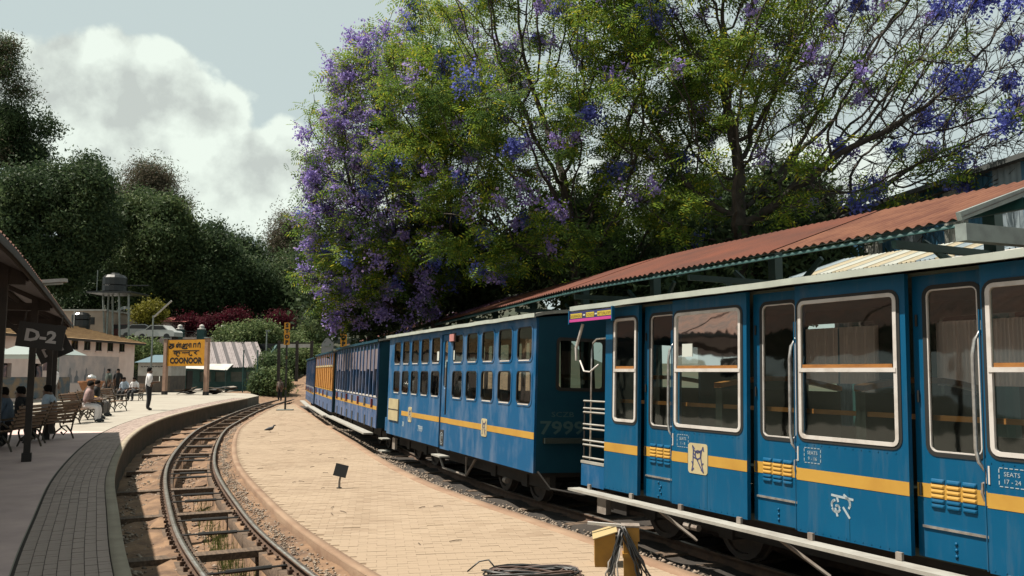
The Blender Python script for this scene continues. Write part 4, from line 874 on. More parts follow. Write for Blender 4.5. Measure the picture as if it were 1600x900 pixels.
def tube_light(name, label, p, d, L=.75):
    t = thing(name, label, 'lamp', p); d = Vector(d).normalized()
    MB().bar((0, 0, 0), d * L, .10, .05).build('housing', M_white, t); MB().tube([tuple(d * .05 + Vector((0, 0, -.04))), tuple(d * (L - .05) + Vector((0, 0, -.04)))], .02, 6).build('tube', M_paper, t); return t
tube_light('tube_light', 'white tube light jutting from the dark canopy eaves at left', D(56, 441, 12.2), (1, .1, .08), .43)

# pink station building
sbd = thing('station_building', 'pink station building with tan tiled roof and small paired windows', 'building', (0, 0, 0))
X0, Yb0, Yb1, ZH = -27.6, 40.0, 61.0, 3.75
wins = [D(px, 540, 10) for px in (117, 136.5, 154.5, 172.7, 191)]; ys = [X0 / (w.x / w.y) for w in wins]
holes = [rect(y - .42, y + .42, 3.02, 3.62) for y in ys] + [rect(42 + 3.0 * k, 43.1 + 3.0 * k, 0.02, 2.1) for k in range(3)] + [rect(56.1, 56.8, 1.5, 2.2)]
f = MB().plate(rect(Yb0, Yb1, 0, ZH), holes, X0, X0 - .25, ax='yz').build('wall', M_pink, sbd)
for y in ys:
    for k in (-1, 1):
        w = MB().ring(rect(y + k * .21 - .19, y + k * .21 + .19, 3.04, 3.6), rect(y + k * .21 - .15, y + k * .21 + .15, 3.08, 3.56), X0 - .08, X0 - .03, ax='yz').build('window', M_darkwood, sbd)
        MB().add([(X0 - .07, y + k * .21 - .17, 3.06), (X0 - .07, y + k * .21 + .17, 3.06), (X0 - .07, y + k * .21 + .17, 3.58), (X0 - .07, y + k * .21 - .17, 3.58)], [(0, 1, 2, 3)]).build('pane', M_glassd, w)
    MB().box(X0 - .02, X0 + .07, y - .47, y + .47, 2.94, 3.0).build('window_sill', M_pink, sbd)
MB().box(X0 - 7, X0 - .26, Yb1 - .25, Yb1 - .01, 0, ZH).build('end_wall', M_pink, sbd); MB().box(X0 - 7, X0 - .26, Yb0 + .01, Yb0 + .25, 0, ZH).build('end_wall', M_pink, sbd); MB().box(X0 - 7, X0 - 6.8, Yb0 + .26, Yb1 - .26, 0, ZH).build('back_wall', M_dark, sbd)
rc = [(X0 + .6, Yb0 - .6, ZH - .05), (X0 + .6, Yb1 + .7, ZH - .05), (X0 - 7.6, Yb1 + .7, ZH - .05), (X0 - 7.6, Yb0 - .6, ZH - .05), (X0 - 3.4, Yb0 + 3, ZH + 1.15), (X0 - 3.4, Yb1 - 3, ZH + 1.15)]
MB().add(rc, [(0, 1, 5, 4), (1, 2, 5), (2, 3, 4, 5), (3, 0, 4)]).build('roof', M_tanroof, sbd)
rt = MB()
for k in range(12):
    t0 = (k + .5) / 12; rt.bar((X0 + .6 - 4.0 * t0, Yb0 - .6 + 3.6 * t0, ZH - .03 + 1.2 * t0), (X0 + .6 - 4.0 * t0, Yb1 + .7 - 3.7 * t0, ZH - .03 + 1.2 * t0), .06, .05)
rt.build('tile_courses', M_tanroof, sbd, kind='stuff')
MB().box(X0 + .5, X0 + .56, Yb0 - .5, Yb1 + .6, ZH - .2, ZH - .06).build('eaves_board', M_darkwood, sbd)
# painted figures on the wall (mural)
gm_ = mat('mural_grey', (0.40, 0.37, 0.38), (0.26, 0.27, 0.29), 2, rough=0.9); mu = MB().box(X0 + .003, X0 + .008, 50.8, 58.6, .9, 2.65).build('mural', mat('mural_ground', (0.85, 0.70, 0.66), (0.60, 0.54, 0.54), 1.2, rough=0.9), sbd)
for y, h in ((52.2, 1.9), (53.0, 1.75), (54.2, 1.9), (56.6, 1.95), (57.5, 1.9), (58.2, 1.75)):
    MB().plate([(y - .28, .95), (y + .28, .95), (y + .25, h * .72), (y + .1, h * .8), (y + .11, h * .93), (y, h), (y - .11, h * .93), (y - .1, h * .8), (y - .25, h * .72)], [], X0 + .009, X0 + .012, ax='yz').build('painted_figure', gm_, mu)
for y, z in ((45.3, 1.6), (48.8, 1.55), (49.5, 2.1)): MB().box(X0 + .003, X0 + .03, y - .3, y + .3, z - .4, z + .4).build('poster', mat('poster', (0.05, 0.06, 0.09), (0.35, 0.2, 0.2), 3, rough=0.7), sbd)
# small hut and blue roof between the station building and the sign
ht = thing('hut', 'small white hut with a blue sheet roof left of the station sign', 'hut'); c0 = D(215, 592, 66); MB().box(c0.x, c0.x + 2.6, 66, 69, -.1, 1.3).build('base_wall', mat('dull_brown_wall', (0.20, 0.16, 0.13), (0.13, 0.11, 0.10), 2, rough=0.9), ht); MB().box(c0.x, c0.x + 2.6, 66, 69, 1.3, 2.35).build('wall', M_white, ht)
MB().add([(c0.x - .2, 65.7, 2.35), (c0.x + 3.4, 65.7, 2.35), (c0.x + 3.2, 69.2, 3.0), (c0.x - .1, 69.2, 3.0)], [(0, 1, 2, 3)]).build('roof', mat('blue_sheet', (0.10, 0.19, 0.24), rough=0.7), ht)
strokes_mb([[(c0.x + .25 + .22 * k_, 2.02), (c0.x + .38 + .22 * k_, 2.0 + .05 * (k_ % 2))] for k_ in range(9)], .06, lambda a, b, d: (a, 65.99, b)).build('wall_lettering', M_dark, ht)
# teal shed with striped corrugated roof behind the sign
sh = thing('corrugated_shed', 'teal shed with pink and dark striped corrugated roof behind the station sign', 'shed')
Ys = 73.0; xa, xb, xc = D(256, 600, Ys).x, D(412, 600, Ys).x, D(330, 600, Ys).x
MB().plate(rect(xa, xb, -.2, 2.05), [rect(xa + 1.9, xa + 2.5, -.19, 1.7)] + [rect(xa + 3.1 + k * 1.35, xa + 4.1 + k * 1.35, .75, 1.6) for k in range(4)], Ys, Ys + .15).build('wall', M_tealwall, sh)
for k in range(4):
    w = MB().add([(xa + 3.1 + k * 1.35, Ys + .08, .75), (xa + 4.1 + k * 1.35, Ys + .08, .75), (xa + 4.1 + k * 1.35, Ys + .08, 1.6), (xa + 3.1 + k * 1.35, Ys + .08, 1.6)], [(0, 1, 2, 3)]).build('window', mat('dull_board', (0.22, 0.24, 0.21), (0.14, 0.17, 0.15), 2, rough=0.8), sh)
MB().box(xa + 1.9, xa + 2.5, Ys + .1, Ys + .14, -.19, 1.7).build('door', M_dark, sh)
s1 = mat('sheet_mauve', (0.36, 0.31, 0.31), (0.27, 0.23, 0.23), 3, rough=0.8); s2 = mat('sheet_dark_mauve', (0.085, 0.075, 0.08), rough=0.8); n = 18
for k in range(n):
    a0, a1 = xc - .5 + (xb + .4 - xc + .5) * k / n, xc - .5 + (xb + .4 - xc + .5) * (k + 1) / n; sh_ = -2.3
    corr_sheet('roof_sheet', np.array([[a0, Ys - .5], [a1, Ys - .5]]), np.array([[a0 + sh_, Ys + 4], [a1 + sh_, Ys + 4]]), 2.0, 4.35, s2 if k % 3 == 1 else s1, sh, wave=0.16, amp=0.025, per=4)
MB().add([(xc - 2.6, Ys - 1.7, 1.95), (xc + 1.9, Ys - 1.7, 1.75), (xc + 1.9, Ys - .1, 2.3), (xc - 2.6, Ys - .1, 2.3)], [(0, 1, 2, 3)]).build('awning', M_white, sh)
for xx in (xc - 2.5, xc + 1.8): MB().tube([(xx, Ys - 1.65, -.1), (xx, Ys - 1.65, 1.8)], .04, 6).build('awning_post', M_teal, sh)
MB().box(xa, xb, Ys + 4, Ys + 4.2, -.2, 4.2).build('back_wall', M_dark, sh); MB().plate([(Ys + .16, -.2), (Ys + 3.99, -.2), (Ys + 3.99, 4.1), (Ys + .16, 2.1)], [], xb - .2, xb - .05, ax='yz').build('end_wall', M_tealwall, sh)
# buildings and wall on the hill road
def block(name, label, px0, px1, pyt, pyb, Y, m, dep=5, roofm=None, win=0):
    a, b = D(px0, pyb, Y), D(px1, pyt, Y); t = thing(name, label, 'building'); z0 = min(a.z, float(hgt((a.x + b.x) / 2, Y))) - .5
    MB().box(a.x, b.x, Y, Y + dep, z0, b.z).build('wall', m, t)
    if roofm: MB().add([(a.x - .3, Y - .4, b.z), (b.x + .3, Y - .4, b.z), (b.x + .3, Y + dep, b.z + .9), (a.x - .3, Y + dep, b.z + .9)], [(0, 1, 2, 3)]).build('roof', roofm, t)
    else: MB().box(a.x - .15, b.x + .15, Y - .15, Y + dep, b.z + .003, b.z + .16).build('parapet', M_white, t)
    for k in range(win): x = a.x + (b.x - a.x) * (k + .6) / (win + .3); MB().box(x - .22, x + .22, Y - .02, Y - .004, b.z - 1.3, b.z - .6).build('window', M_dark, t)
    return t
block('hill_house', 'cream flat-roofed house above the station roof, beside the black water tank', 98, 165, 486, 520, 80, mat('cream_wall', (0.62, 0.50, 0.40), (0.52, 0.42, 0.34), 1, rough=0.9), 5, None, 2)
block('hill_house', 'long pale pink house on the hill road, right of the wheel arch', 168, 250, 498, 540, 92, mat('peach_wall', (0.60, 0.42, 0.30), (0.52, 0.36, 0.27), 1, rough=0.9), 6, None, 2)
block('hill_house', 'small pink house with a red roof beside the red bushes', 243, 288, 503, 540, 89, M_pink, 5, mat('red_roof', (0.42, 0.09, 0.08), rough=0.8), 2)
rw = thing('road_wall', 'dark railing wall with globe-topped pillars in front of the red bushes', 'wall'); Yw = 84.5
xa, xb = D(272, 530, Yw).x, D(384, 530, Yw).x; zt = D(300, 527, Yw).z
MB().box(xa, xb, Yw, Yw + .25, 3.2, zt).build('wall', M_pink, rw)
for px in (280, 314, 348, 380):
    x = D(px, 530, Yw).x; p = MB().box(x - .35, x + .35, Yw - .25, Yw + .5, 3.0, zt + .75).build('pillar', M_tealwall, rw); MB().lathe([(.4, 0), (.42, .12), (.2, .16), (.27, .3), (.22, .45), (.05, .55)], (x, Yw + .12, zt + .76), 10).build('globe_cap', M_white, rw, smooth=True)
for zz in (.3, .58): MB().box(xa, xb, Yw + .1, Yw + .16, zt + zz, zt + zz + .07).build('rail', M_dark, rw)
# water tower, tanks, arch
wt = thing('water_tower', 'black water tank on a tall steel stand against the dark trees', 'water tower'); Yt = 78
for px, py, lean in ((161, 505, 2), (170, 512, -4), (186, 515, 1), (201, 512, 0), (176, 508, 0)):
    a, b = D(px + lean, py + 20, Yt + (px % 3)), D(px, 458, Yt + (px % 3)); MB().tube([tuple(a), tuple(b)], .09, 6).build('leg', M_tealp, wt)
c = D(182, 460, Yt + 1); MB().box(c.x - 2.0, c.x + 2.2, Yt - .8, Yt + 3, c.z, c.z + .16).build('platform', M_dark, wt)
M_tank = mat('black_tank', (0.010, 0.011, 0.012), rough=0.35)
MB().lathe([(1.05, 0.165), (1.1, .3), (1.1, .8), (1.05, .85), (1.1, .9), (1.1, 1.55), (.9, 1.8), (.4, 1.95), (.35, 2.05), (.1, 2.05)], (c.x - .2, Yt + 1, c.z), 16).build('tank', M_tank, wt, smooth=False)
MB().tube([(c.x - 1.4, Yt, c.z + .2), (c.x - 1.4, Yt, c.z + 2.2)], .04, 5).build('pipe', M_tealp, wt); MB().box(c.x + 1.2, c.x + 3.3, Yt + .4, Yt + .5, c.z + .75, c.z + .85).build('outrigger', M_dark, wt)
c = D(126, 509, 78); tk_ = thing('water_tank', 'squat black plastic tank standing on the station roof', 'water tank', c); MB().lathe([(.75, -.6), (.8, 0), (.8, .5), (.74, .55), (.8, .6), (.8, 1.0), (.6, 1.2), (.25, 1.28), (.05, 1.3)], (0, 0, 0), 14).build('tank_body', M_tank, tk_); MB().tube([(-.2, -.85, -.4), (-.2, -.85, 1.4)], .05, 5).build('pipe', M_white, tk_)
wa = thing('wheel_arch', 'half ring arch of scalloped stone above the hill road', 'arch'); Ya = 86; c = D(194, 508, Ya); rad = (D(211, 508, Ya) - c).length
for k in range(15):
    a = math.pi * k / 14; MB().bar((c.x + math.cos(a - .1) * rad, Ya, c.z + math.sin(a - .1) * rad * 1.6), (c.x + math.cos(a + .1) * rad, Ya, c.z + math.sin(a + .1) * rad * 1.6), .3, .22, up=(0, 1, 0)).build('arch_stone', M_white if k % 2 else M_tealp, wa)
for sx in (-1, 1): MB().tube([(c.x + sx * rad, Ya, c.z), (c.x + sx * rad, Ya, c.z - 3)], .13, 6).build('arch_post', M_tealp, wa)
MB().tube([(c.x - .1, Ya + .1, c.z - 2), (c.x, Ya + .1, c.z + .6)], .1, 6).build('spindle', M_dark, wa)
# cars on the road
def car(label, px, py, Y, col, rz):
    c = D(px, py, Y); t = thing('parked_car', label, 'car', c, rz, 'cars parked on the hill road'); m = mat('car_' + col[0], col[1], rough=0.25, coat=0.5)
    pr = [(-2.0, .35), (-2.02, .75), (-1.85, .92), (-1.35, .98), (-.85, 1.42), (.45, 1.45), (1.05, 1.0), (1.85, .85), (2.02, .6), (2.0, .35)]
    MB().plate(pr, [], -.78, .78).build('body', m, t)
    MB().plate([(-1.2, 1.0), (-.8, 1.36), (.4, 1.38), (.92, 1.0)], [], -.79, .79).build('side_windows', M_dark, t)
    for x in (-1.25, 1.25):
        for y in (-.7, .7):
            o = MB().lathe([(.2, -.1), (.32, -.1), (.32, .1), (.2, .1)], (0, 0, 0), 12).build('wheel', M_dark, t); o.location = (x, y, .32); o.rotation_euler = (math.pi / 2, 0, 0)
    for y in (-.55, .55): MB().box(1.96, 2.035, y - .16, y + .16, .62, .76).build('headlight', M_white, t)
car('white parked car on the hill road, nearest the lamp pole', 248, 532, 80, ('white', (0.75, 0.75, 0.72)), R(172)); car('silver parked car left of the white car on the hill road', 222, 530, 82, ('silver', (0.5, 0.52, 0.52)), R(10)); car('dark red parked car below the wheel arch', 196, 530, 82.5, ('maroon', (0.13, 0.03, 0.03)), R(5))
# ------------------------------------------------------------------ trees
M_bark = mat('jacaranda_bark', (0.050, 0.040, 0.032), (0.09, 0.075, 0.06), 5, rough=0.95, bump=0.4, bscale=20)
M_bark2 = mat('dark_bark', (0.045, 0.036, 0.028), rough=0.95)
def colonise(base, first, attr, step, infl, kill, it=160, jit=0.12, up=0.05):
    P = [np.array(base, float)]; par = [-1]
    for p in first: P.append(np.array(p, float)); par.append(len(P) - 2)
    NP = np.zeros((40000, 3)); NP[:len(P)] = P; n = len(P)
    near = np.full(len(attr), 0); nd = np.full(len(attr), 1e9); alive = np.ones(len(attr), bool)
    def upd(i0, i1):
        nonlocal near, nd
        ia = np.where(alive)[0]
        if len(ia) == 0 or i1 <= i0: return
        d = np.linalg.norm(attr[ia, None] - NP[None, i0:i1], axis=2); k = d.argmin(1); dm = d[np.arange(len(ia)), k]; b = dm < nd[ia]
        near[ia[b]] = k[b] + i0; nd[ia[b]] = dm[b]
    upd(0, n)
    for _ in range(it):
        ia = np.where(alive & (nd < infl))[0]
        if len(ia) == 0: break
        dirs = {}; v = attr[ia] - NP[near[ia]]; v /= np.linalg.norm(v, axis=1)[:, None] + 1e-9
        acc = np.zeros((n, 3)); np.add.at(acc, near[ia], v); g = np.unique(near[ia]); a = acc[g]; a /= np.linalg.norm(a, axis=1)[:, None] + 1e-9
        a += nrng.normal(0, jit, a.shape) + [0, 0, up]; a /= np.linalg.norm(a, axis=1)[:, None]
        new = NP[g] + a * step
        if n + len(new) > 39000: break
        NP[n:n + len(new)] = new; par += list(g); o = n; n += len(new); upd(o, n); alive &= nd > kill
    return NP[:n].copy(), np.array(par)
def limbs(P, par, tip=0.010, ex=2.35, rmin=0.009):
    n = len(P); r = np.zeros(n); cnt = np.zeros(n, int)
    for i in range(n - 1, 0, -1):
        if r[i] == 0: r[i] = tip ** ex
        r[par[i]] += r[i]; cnt[par[i]] += 1
    if n: r[0] = max(r[0], tip ** ex)
    return np.maximum(r ** (1 / ex), rmin), cnt
def tubes(P, par, r, sides_thin=3, thick=0.05):
    VS, FS = [], []; o = 0
    for sel, n in ((r[1:] < thick, sides_thin), (r[1:] >= thick, 7)):
        i = np.where(sel)[0] + 1
        if len(i) == 0: continue
        a, b = P[par[i]], P[i]; d = b - a; L = np.linalg.norm(d, axis=1)[:, None] + 1e-9; d = d / L; a = a - d * r[i][:, None] * .3
        u = np.where(np.abs(d[:, 2:3]) > .9, np.array([[1., 0, 0]]), np.array([[0, 0, 1.]])); x = np.cross(d, u); x /= np.linalg.norm(x, axis=1)[:, None]; z = np.cross(x, d)
        ra, rb = np.minimum(r[par[i]], r[i] * 1.3), r[i]; t = np.arange(n) * 2 * np.pi / n
        ring = x[:, None] * np.cos(t)[None, :, None] + z[:, None] * np.sin(t)[None, :, None]
        V = np.concatenate([a[:, None] + ring * ra[:, None, None], b[:, None] + ring * rb[:, None, None]], 1).reshape(-1, 3)
        j = np.arange(n); q = np.stack([j, (j + 1) % n, n + (j + 1) % n, n + j], 1); Fq = (q[None] + (2 * n) * np.arange(len(i))[:, None, None]).reshape(-1, 4) + o
        VS.append(V); FS.append(Fq); o += len(V)
    return np.concatenate(VS), np.concatenate(FS)
def randrot(n, tiltmax=None):
    q = nrng.normal(size=(n, 4)); q /= np.linalg.norm(q, axis=1)[:, None]; w, x, y, z = q.T
    return np.stack([np.stack([1 - 2 * (y * y + z * z), 2 * (x * y - z * w), 2 * (x * z + y * w)], -1), np.stack([2 * (x * y + z * w), 1 - 2 * (x * x + z * z), 2 * (y * z - x * w)], -1), np.stack([2 * (x * z - y * w), 2 * (y * z + x * w), 1 - 2 * (x * x + y * y)], -1)], 1)
def stamp(tv, tf, pos, rot, sc):
    V = np.einsum('nij,kj->nki', rot, tv) * sc[:, None, None] + pos[:, None]
    Fq = (tf[None] + len(tv) * np.arange(len(pos))[:, None, None]).reshape(-1, tf.shape[1]); return V.reshape(-1, 3), Fq
# a feathery frond: short leaflets on both sides of a rib
fv, ff = [], []
for k in range(5):
    x = .10 + k * .19; w = .24 * math.sin(math.pi * (k + 1) / 6.2) + .07
    for sg in (-1, 1):
        o = len(fv); fv += [(x, 0, 0), (x + .10, sg * w * .5, -.02), (x + .12, sg * w, -.06), (x, sg * w * .55, -.03)]; ff.append((o, o + 1, o + 2, o + 3))
FROND = (np.array(fv), np.array(ff))
def cluster(n, r, s, seed, asp=.55):
    g = np.random.default_rng(seed); c = g.normal(0, r * .5, (n, 3)); ro = randrot(n); q = np.array([(-.5, 0, 0), (0, -asp / 2, .06), (.5, 0, 0), (0, asp / 2, .06)]) * s
    V = np.einsum('nij,kj->nki', ro, q) + c[:, None]; return V.reshape(-1, 3), np.arange(4 * n).reshape(-1, 4)
def tcluster(n, r, s, seed, asp=.6):
    g = np.random.default_rng(seed); c = g.normal(0, r * .5, (n, 3)); ro = randrot(n); q = np.array([(-.5, -asp * .35, 0), (-.1, asp * .5, .05), (.55, -.05, 0)]) * s
    V = np.einsum('nij,kj->nki', ro, q) + c[:, None]; return V.reshape(-1, 3), np.arange(3 * n).reshape(-1, 3)
BLOSSOM = cluster(7, .15, .11, 3, .8); LEAFY = tcluster(9, .62, .26, 5); LEAFY2 = tcluster(10, .5, .21, 6); DROOP = tcluster(9, .55, .24, 8, .35)
def crown_pts(c, rad, n, hollow=0.35, power=1.0, floor=None):
    g = nrng.normal(size=(n * 2, 3)); g /= np.linalg.norm(g, axis=1)[:, None]; rr = (hollow + (1 - hollow) * nrng.random(n * 2) ** power)[:, None]
    p = np.array(c) + g * rr * np.array(rad)
    if floor is not None: p = p[p[:, 2] > floor]
    return p[:n]
ML_jg = leafmat('jacaranda_leaf', (0.065, 0.13, 0.024), (0.17, 0.235, 0.03), 0.45, (0.36, 0.32, 0.03))
ML_jd = leafmat('jacaranda_shade_leaf', (0.035, 0.075, 0.022), (0.085, 0.14, 0.03), 0.4)  # darker copy of the leaf, lower-crown shade put into its colour
ML_fl = leafmat('lilac_blossom', (0.20, 0.155, 0.46), (0.33, 0.26, 0.56), 0.35, (0.44, 0.33, 0.54))
ML_fb = leafmat('blue_blossom', (0.085, 0.11, 0.42), (0.17, 0.19, 0.55), 0.35)
ML_dk = leafmat('dark_leaf', (0.026, 0.047, 0.024), (0.042, 0.066, 0.029), 0.35, (0.058, 0.083, 0.037))
ML_md = leafmat('mid_leaf', (0.042, 0.070, 0.030), (0.066, 0.096, 0.040), 0.38, (0.095, 0.12, 0.055))
ML_br = leafmat('brownish_leaf', (0.06, 0.056, 0.036), (0.11, 0.092, 0.064), 0.35, (0.15, 0.12, 0.09))
ML_lt = leafmat('light_leaf', (0.06, 0.095, 0.035), (0.12, 0.155, 0.06), 0.35, (0.18, 0.20, 0.09))
ML_rd = leafmat('bougainvillea', (0.045, 0.006, 0.012), (0.085, 0.011, 0.022), 0.35, (0.03, 0.028, 0.014))
ML_ye = leafmat('yellow_leaf', (0.10, 0.10, 0.015), (0.18, 0.165, 0.025), 0.35)
def make_tree(name, label, base, trunk, attr, step, infl, kill, leaf_fn, group=None, tip=.010, ex=2.35, bark=None, cat='tree', thin=3, jit=.12, up=.05):
    P, par = colonise(base, trunk, attr, step, infl, kill, jit=jit, up=up); r, cnt = limbs(P, par, tip, ex)
    t = thing(name, label, cat, base, group=group); B = np.array(base)
    V, q = tubes(P - B, par, r, thin); link(bpy.data.objects.new('trunk', np_mesh('trunk', V, q, bark or M_bark)), t)
    leaf_fn(t, P - B, par, r, cnt); return t
def leaves(t, pos, tpl, sc, m, name='crown', rot=None, jitter=0.0, sj=.3):
    n = len(pos)
    if n == 0: return
    ro = randrot(n) if rot is None else rot
    V, q = stamp(tpl[0], tpl[1], pos + nrng.normal(0, 1, (n, 3)) * jitter, ro, sc * (1 + nrng.uniform(-sj, sj, n))); o = bpy.data.objects.new(name, np_mesh(name, V, q, m)); return link(o, t)
def flatrot(n, droop=.5):
    a = nrng.random(n) * 2 * np.pi; d = nrng.normal(.25, droop, n); tw = nrng.normal(0, .5, n); z = np.zeros(n)
    ca, sa, cd, sd = np.cos(a), np.sin(a), np.cos(d), np.sin(d); X = np.stack([ca * cd, sa * cd, -sd], -1); Yv = np.stack([-sa, ca, z], -1); Z = np.cross(X, Yv)
    Y2 = Yv * np.cos(tw)[:, None] + Z * np.sin(tw)[:, None]; return np.stack([X, Y2, np.cross(X, Y2)], -1)
def pick(P, r, rmax, n, spread):
    i = np.where(r < rmax)[0]; k = nrng.choice(i, n); return P[k] + nrng.normal(0, spread, (n, 3))
def clumps(c0, n_c, per, rad):                   # positions bunched in clumps
    c = c0[nrng.choice(len(c0), n_c)]; return (c[:, None] + nrng.normal(0, 1, (n_c, per, 3)) * rad * (nrng.random((n_c, 1, 1)) * .8 + .4)).reshape(-1, 3)

def twig_mesh(a0, a1, a2):
    n = len(a0); o = nrng.normal(size=(n, 3)); d = a2 - a0; x = np.cross(d, o); x /= np.linalg.norm(x, axis=1)[:, None] + 1e-9; z = np.cross(x, d / (np.linalg.norm(d, axis=1)[:, None] + 1e-9))
    t = np.arange(3) * 2 * np.pi / 3; ring = x[:, None] * np.cos(t)[None, :, None] + z[:, None] * np.sin(t)[None, :, None]
    V = np.concatenate([a0[:, None] + ring * .012, a1[:, None] + ring * .009, a2[:, None] + ring * .005], 1).reshape(-1, 3); j = np.arange(3)
    q = np.concatenate([np.stack([j + b, (j + 1) % 3 + b, (j + 1) % 3 + b + 3, j + b + 3], 1) for b in (0, 3)]); return V, (q[None] + 9 * np.arange(n)[:, None, None]).reshape(-1, 4)
def jac_leaf(leaf, lil, blue, leafmask=None, lilmask=None, bluemask=None, dark=0, twigs=None):
    """each of leaf, lil, blue: (number of clumps, pieces in a clump, clump radius)"""
    def fn(t, P, par, r, cnt):
        B = np.array(t.location); th = P[r < .017]; wp = th + B; flat = np.array([1, 1, .45])
        def cl(src, n, per, rad, fl):
            c = src[nrng.choice(len(src), n)]; return (c[:, None] + nrng.normal(0, 1, (n, per, 3)) * rad * fl * (nrng.random((n, 1, 1)) * .8 + .45)).reshape(-1, 3)
        lm = th[leafmask(wp)] if leafmask else th
        c = cl(lm, *leaf, flat); leaves(t, c, FROND, .46, ML_jg, 'crown', flatrot(len(c)))
        if dark: low = lm[lm[:, 2] < np.percentile(lm[:, 2], 55)]; c = cl(low, dark, leaf[1], leaf[2], flat); leaves(t, c, FROND, .46, ML_jd, 'shaded_foliage', flatrot(len(c)))
        if twigs:                                # fine bare twigs
            src = np.where(r < .03)[0]; src = src[twigs(P[src] + B)]; k = nrng.choice(src, 4200); a0 = P[k]; dr = P[k] - P[np.maximum(par[k], 0)]; dr /= np.linalg.norm(dr, axis=1)[:, None] + 1e-6
            dr = dr + nrng.normal(0, .38, dr.shape) + [0, 0, .12]; dr /= np.linalg.norm(dr, axis=1)[:, None]; L1 = nrng.uniform(.2, .6, len(k))[:, None]; a1 = a0 + dr * L1
            d2 = dr + nrng.normal(0, .35, dr.shape); d2 /= np.linalg.norm(d2, axis=1)[:, None]; a2 = a1 + d2 * L1 * .8
            V, qf = twig_mesh(a0, a1, a2)
            link(bpy.data.objects.new('twigs', np_mesh('twigs', V, qf, M_bark)), t, kind='stuff')
        q = th[lilmask(wp)] if lilmask else th; c = cl(q, *lil, 1); leaves(t, c, BLOSSOM, .85, ML_fl, 'lilac_blossom')
        q = th[bluemask(wp)] if bluemask else th; c = cl(q, *blue, 1); leaves(t, c, BLOSSOM, .9, ML_fb, 'blue_blossom')
    return fn
def pxy(W_):                                     # where a world point falls in the photo frame (layout only)
    Zr = W_[:, 2] - EYE; Fw = W_[:, 1] * math.cos(TH) + Zr * math.sin(TH); U = -W_[:, 1] * math.sin(TH) + Zr * math.cos(TH); return 800 + F_PX * W_[:, 0] / Fw, 450 - F_PX * U / Fw
gnd = lambda x, y: float(hgt(x, y))
# right-hand jacaranda: open crown, bare twigs on the right
a1 = np.concatenate([crown_pts((8.4, 23, 9.8), (6.6, 4.6, 6.2), 2300, .25, .6, 5.0), crown_pts((12.0, 21.5, 7.6), (3.0, 2.5, 2.6), 500, .2, .8, 5.2), crown_pts((5.6, 22, 11.5), (4.2, 3.2, 4.6), 700, .2, .8, 5.0)])
make_tree('jacaranda_tree', 'spreading jacaranda with dark forked trunk and half bare branches, right of centre', (6.45, 22.6, -.3),
          [(6.45, 22.6, 1.0), (6.4, 22.6, 2.4), (6.35, 22.55, 3.6), (6.3, 22.5, 4.6), (6.25, 22.5, 5.4)], a1, .27, 3.2, .42,
          jac_leaf((290, 22, .30), (70, 12, .13), (44, 36, .17), leafmask=lambda w: (w[:, 0] < 7.6) | (nrng.random(len(w)) < np.clip(.42 - (w[:, 0] - 7.6) * .07, .04, 1)), bluemask=lambda w: (w[:, 0] > 8.5) | (w[:, 2] < 6.5), twigs=lambda w: (w[:, 0] > 6.8)), 'jacaranda trees behind the canopy', tip=.011, ex=2.05)
a2 = np.concatenate([crown_pts((1.3, 25, 10.4), (5.6, 4.2, 7.2), 2300, .2, .6, 4.2)])
make_tree('jacaranda_tree', 'leafy jacaranda with yellow green sprays and few blue clusters, middle of the three', (2.3, 25.4, -.3),
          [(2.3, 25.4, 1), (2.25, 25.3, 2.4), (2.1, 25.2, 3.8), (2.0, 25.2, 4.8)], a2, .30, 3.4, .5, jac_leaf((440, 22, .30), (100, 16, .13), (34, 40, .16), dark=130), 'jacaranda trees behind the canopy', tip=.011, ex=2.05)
a3 = np.concatenate([crown_pts((-3.9, 29.5, 9.0), (3.9, 3.6, 6.0), 1700, .2, .6, 2.6), crown_pts((-5.6, 28.8, 6.4), (1.9, 2.2, 3.6), 700, .2, .7, 2.2), crown_pts((-2.2, 29.5, 12.0), (3.4, 3.2, 4.0), 700, .2, .7)])
make_tree('jacaranda_tree', 'jacaranda thick with lilac blossom, leftmost of the three', (-2.6, 30.5, -.3),
          [(-2.6, 30.5, 1), (-2.65, 30.4, 2.4), (-2.8, 30.3, 3.8)], a3, .30, 3.4, .5, jac_leaf((340, 22, .30), (410, 22, .16), (36, 26, .16), dark=130, lilmask=lambda w: (w[:, 0] < -3.0 - .12 * (w[:, 2] - 8)) | (nrng.random(len(w)) < .22)), 'jacaranda trees behind the canopy', tip=.011, ex=2.05)
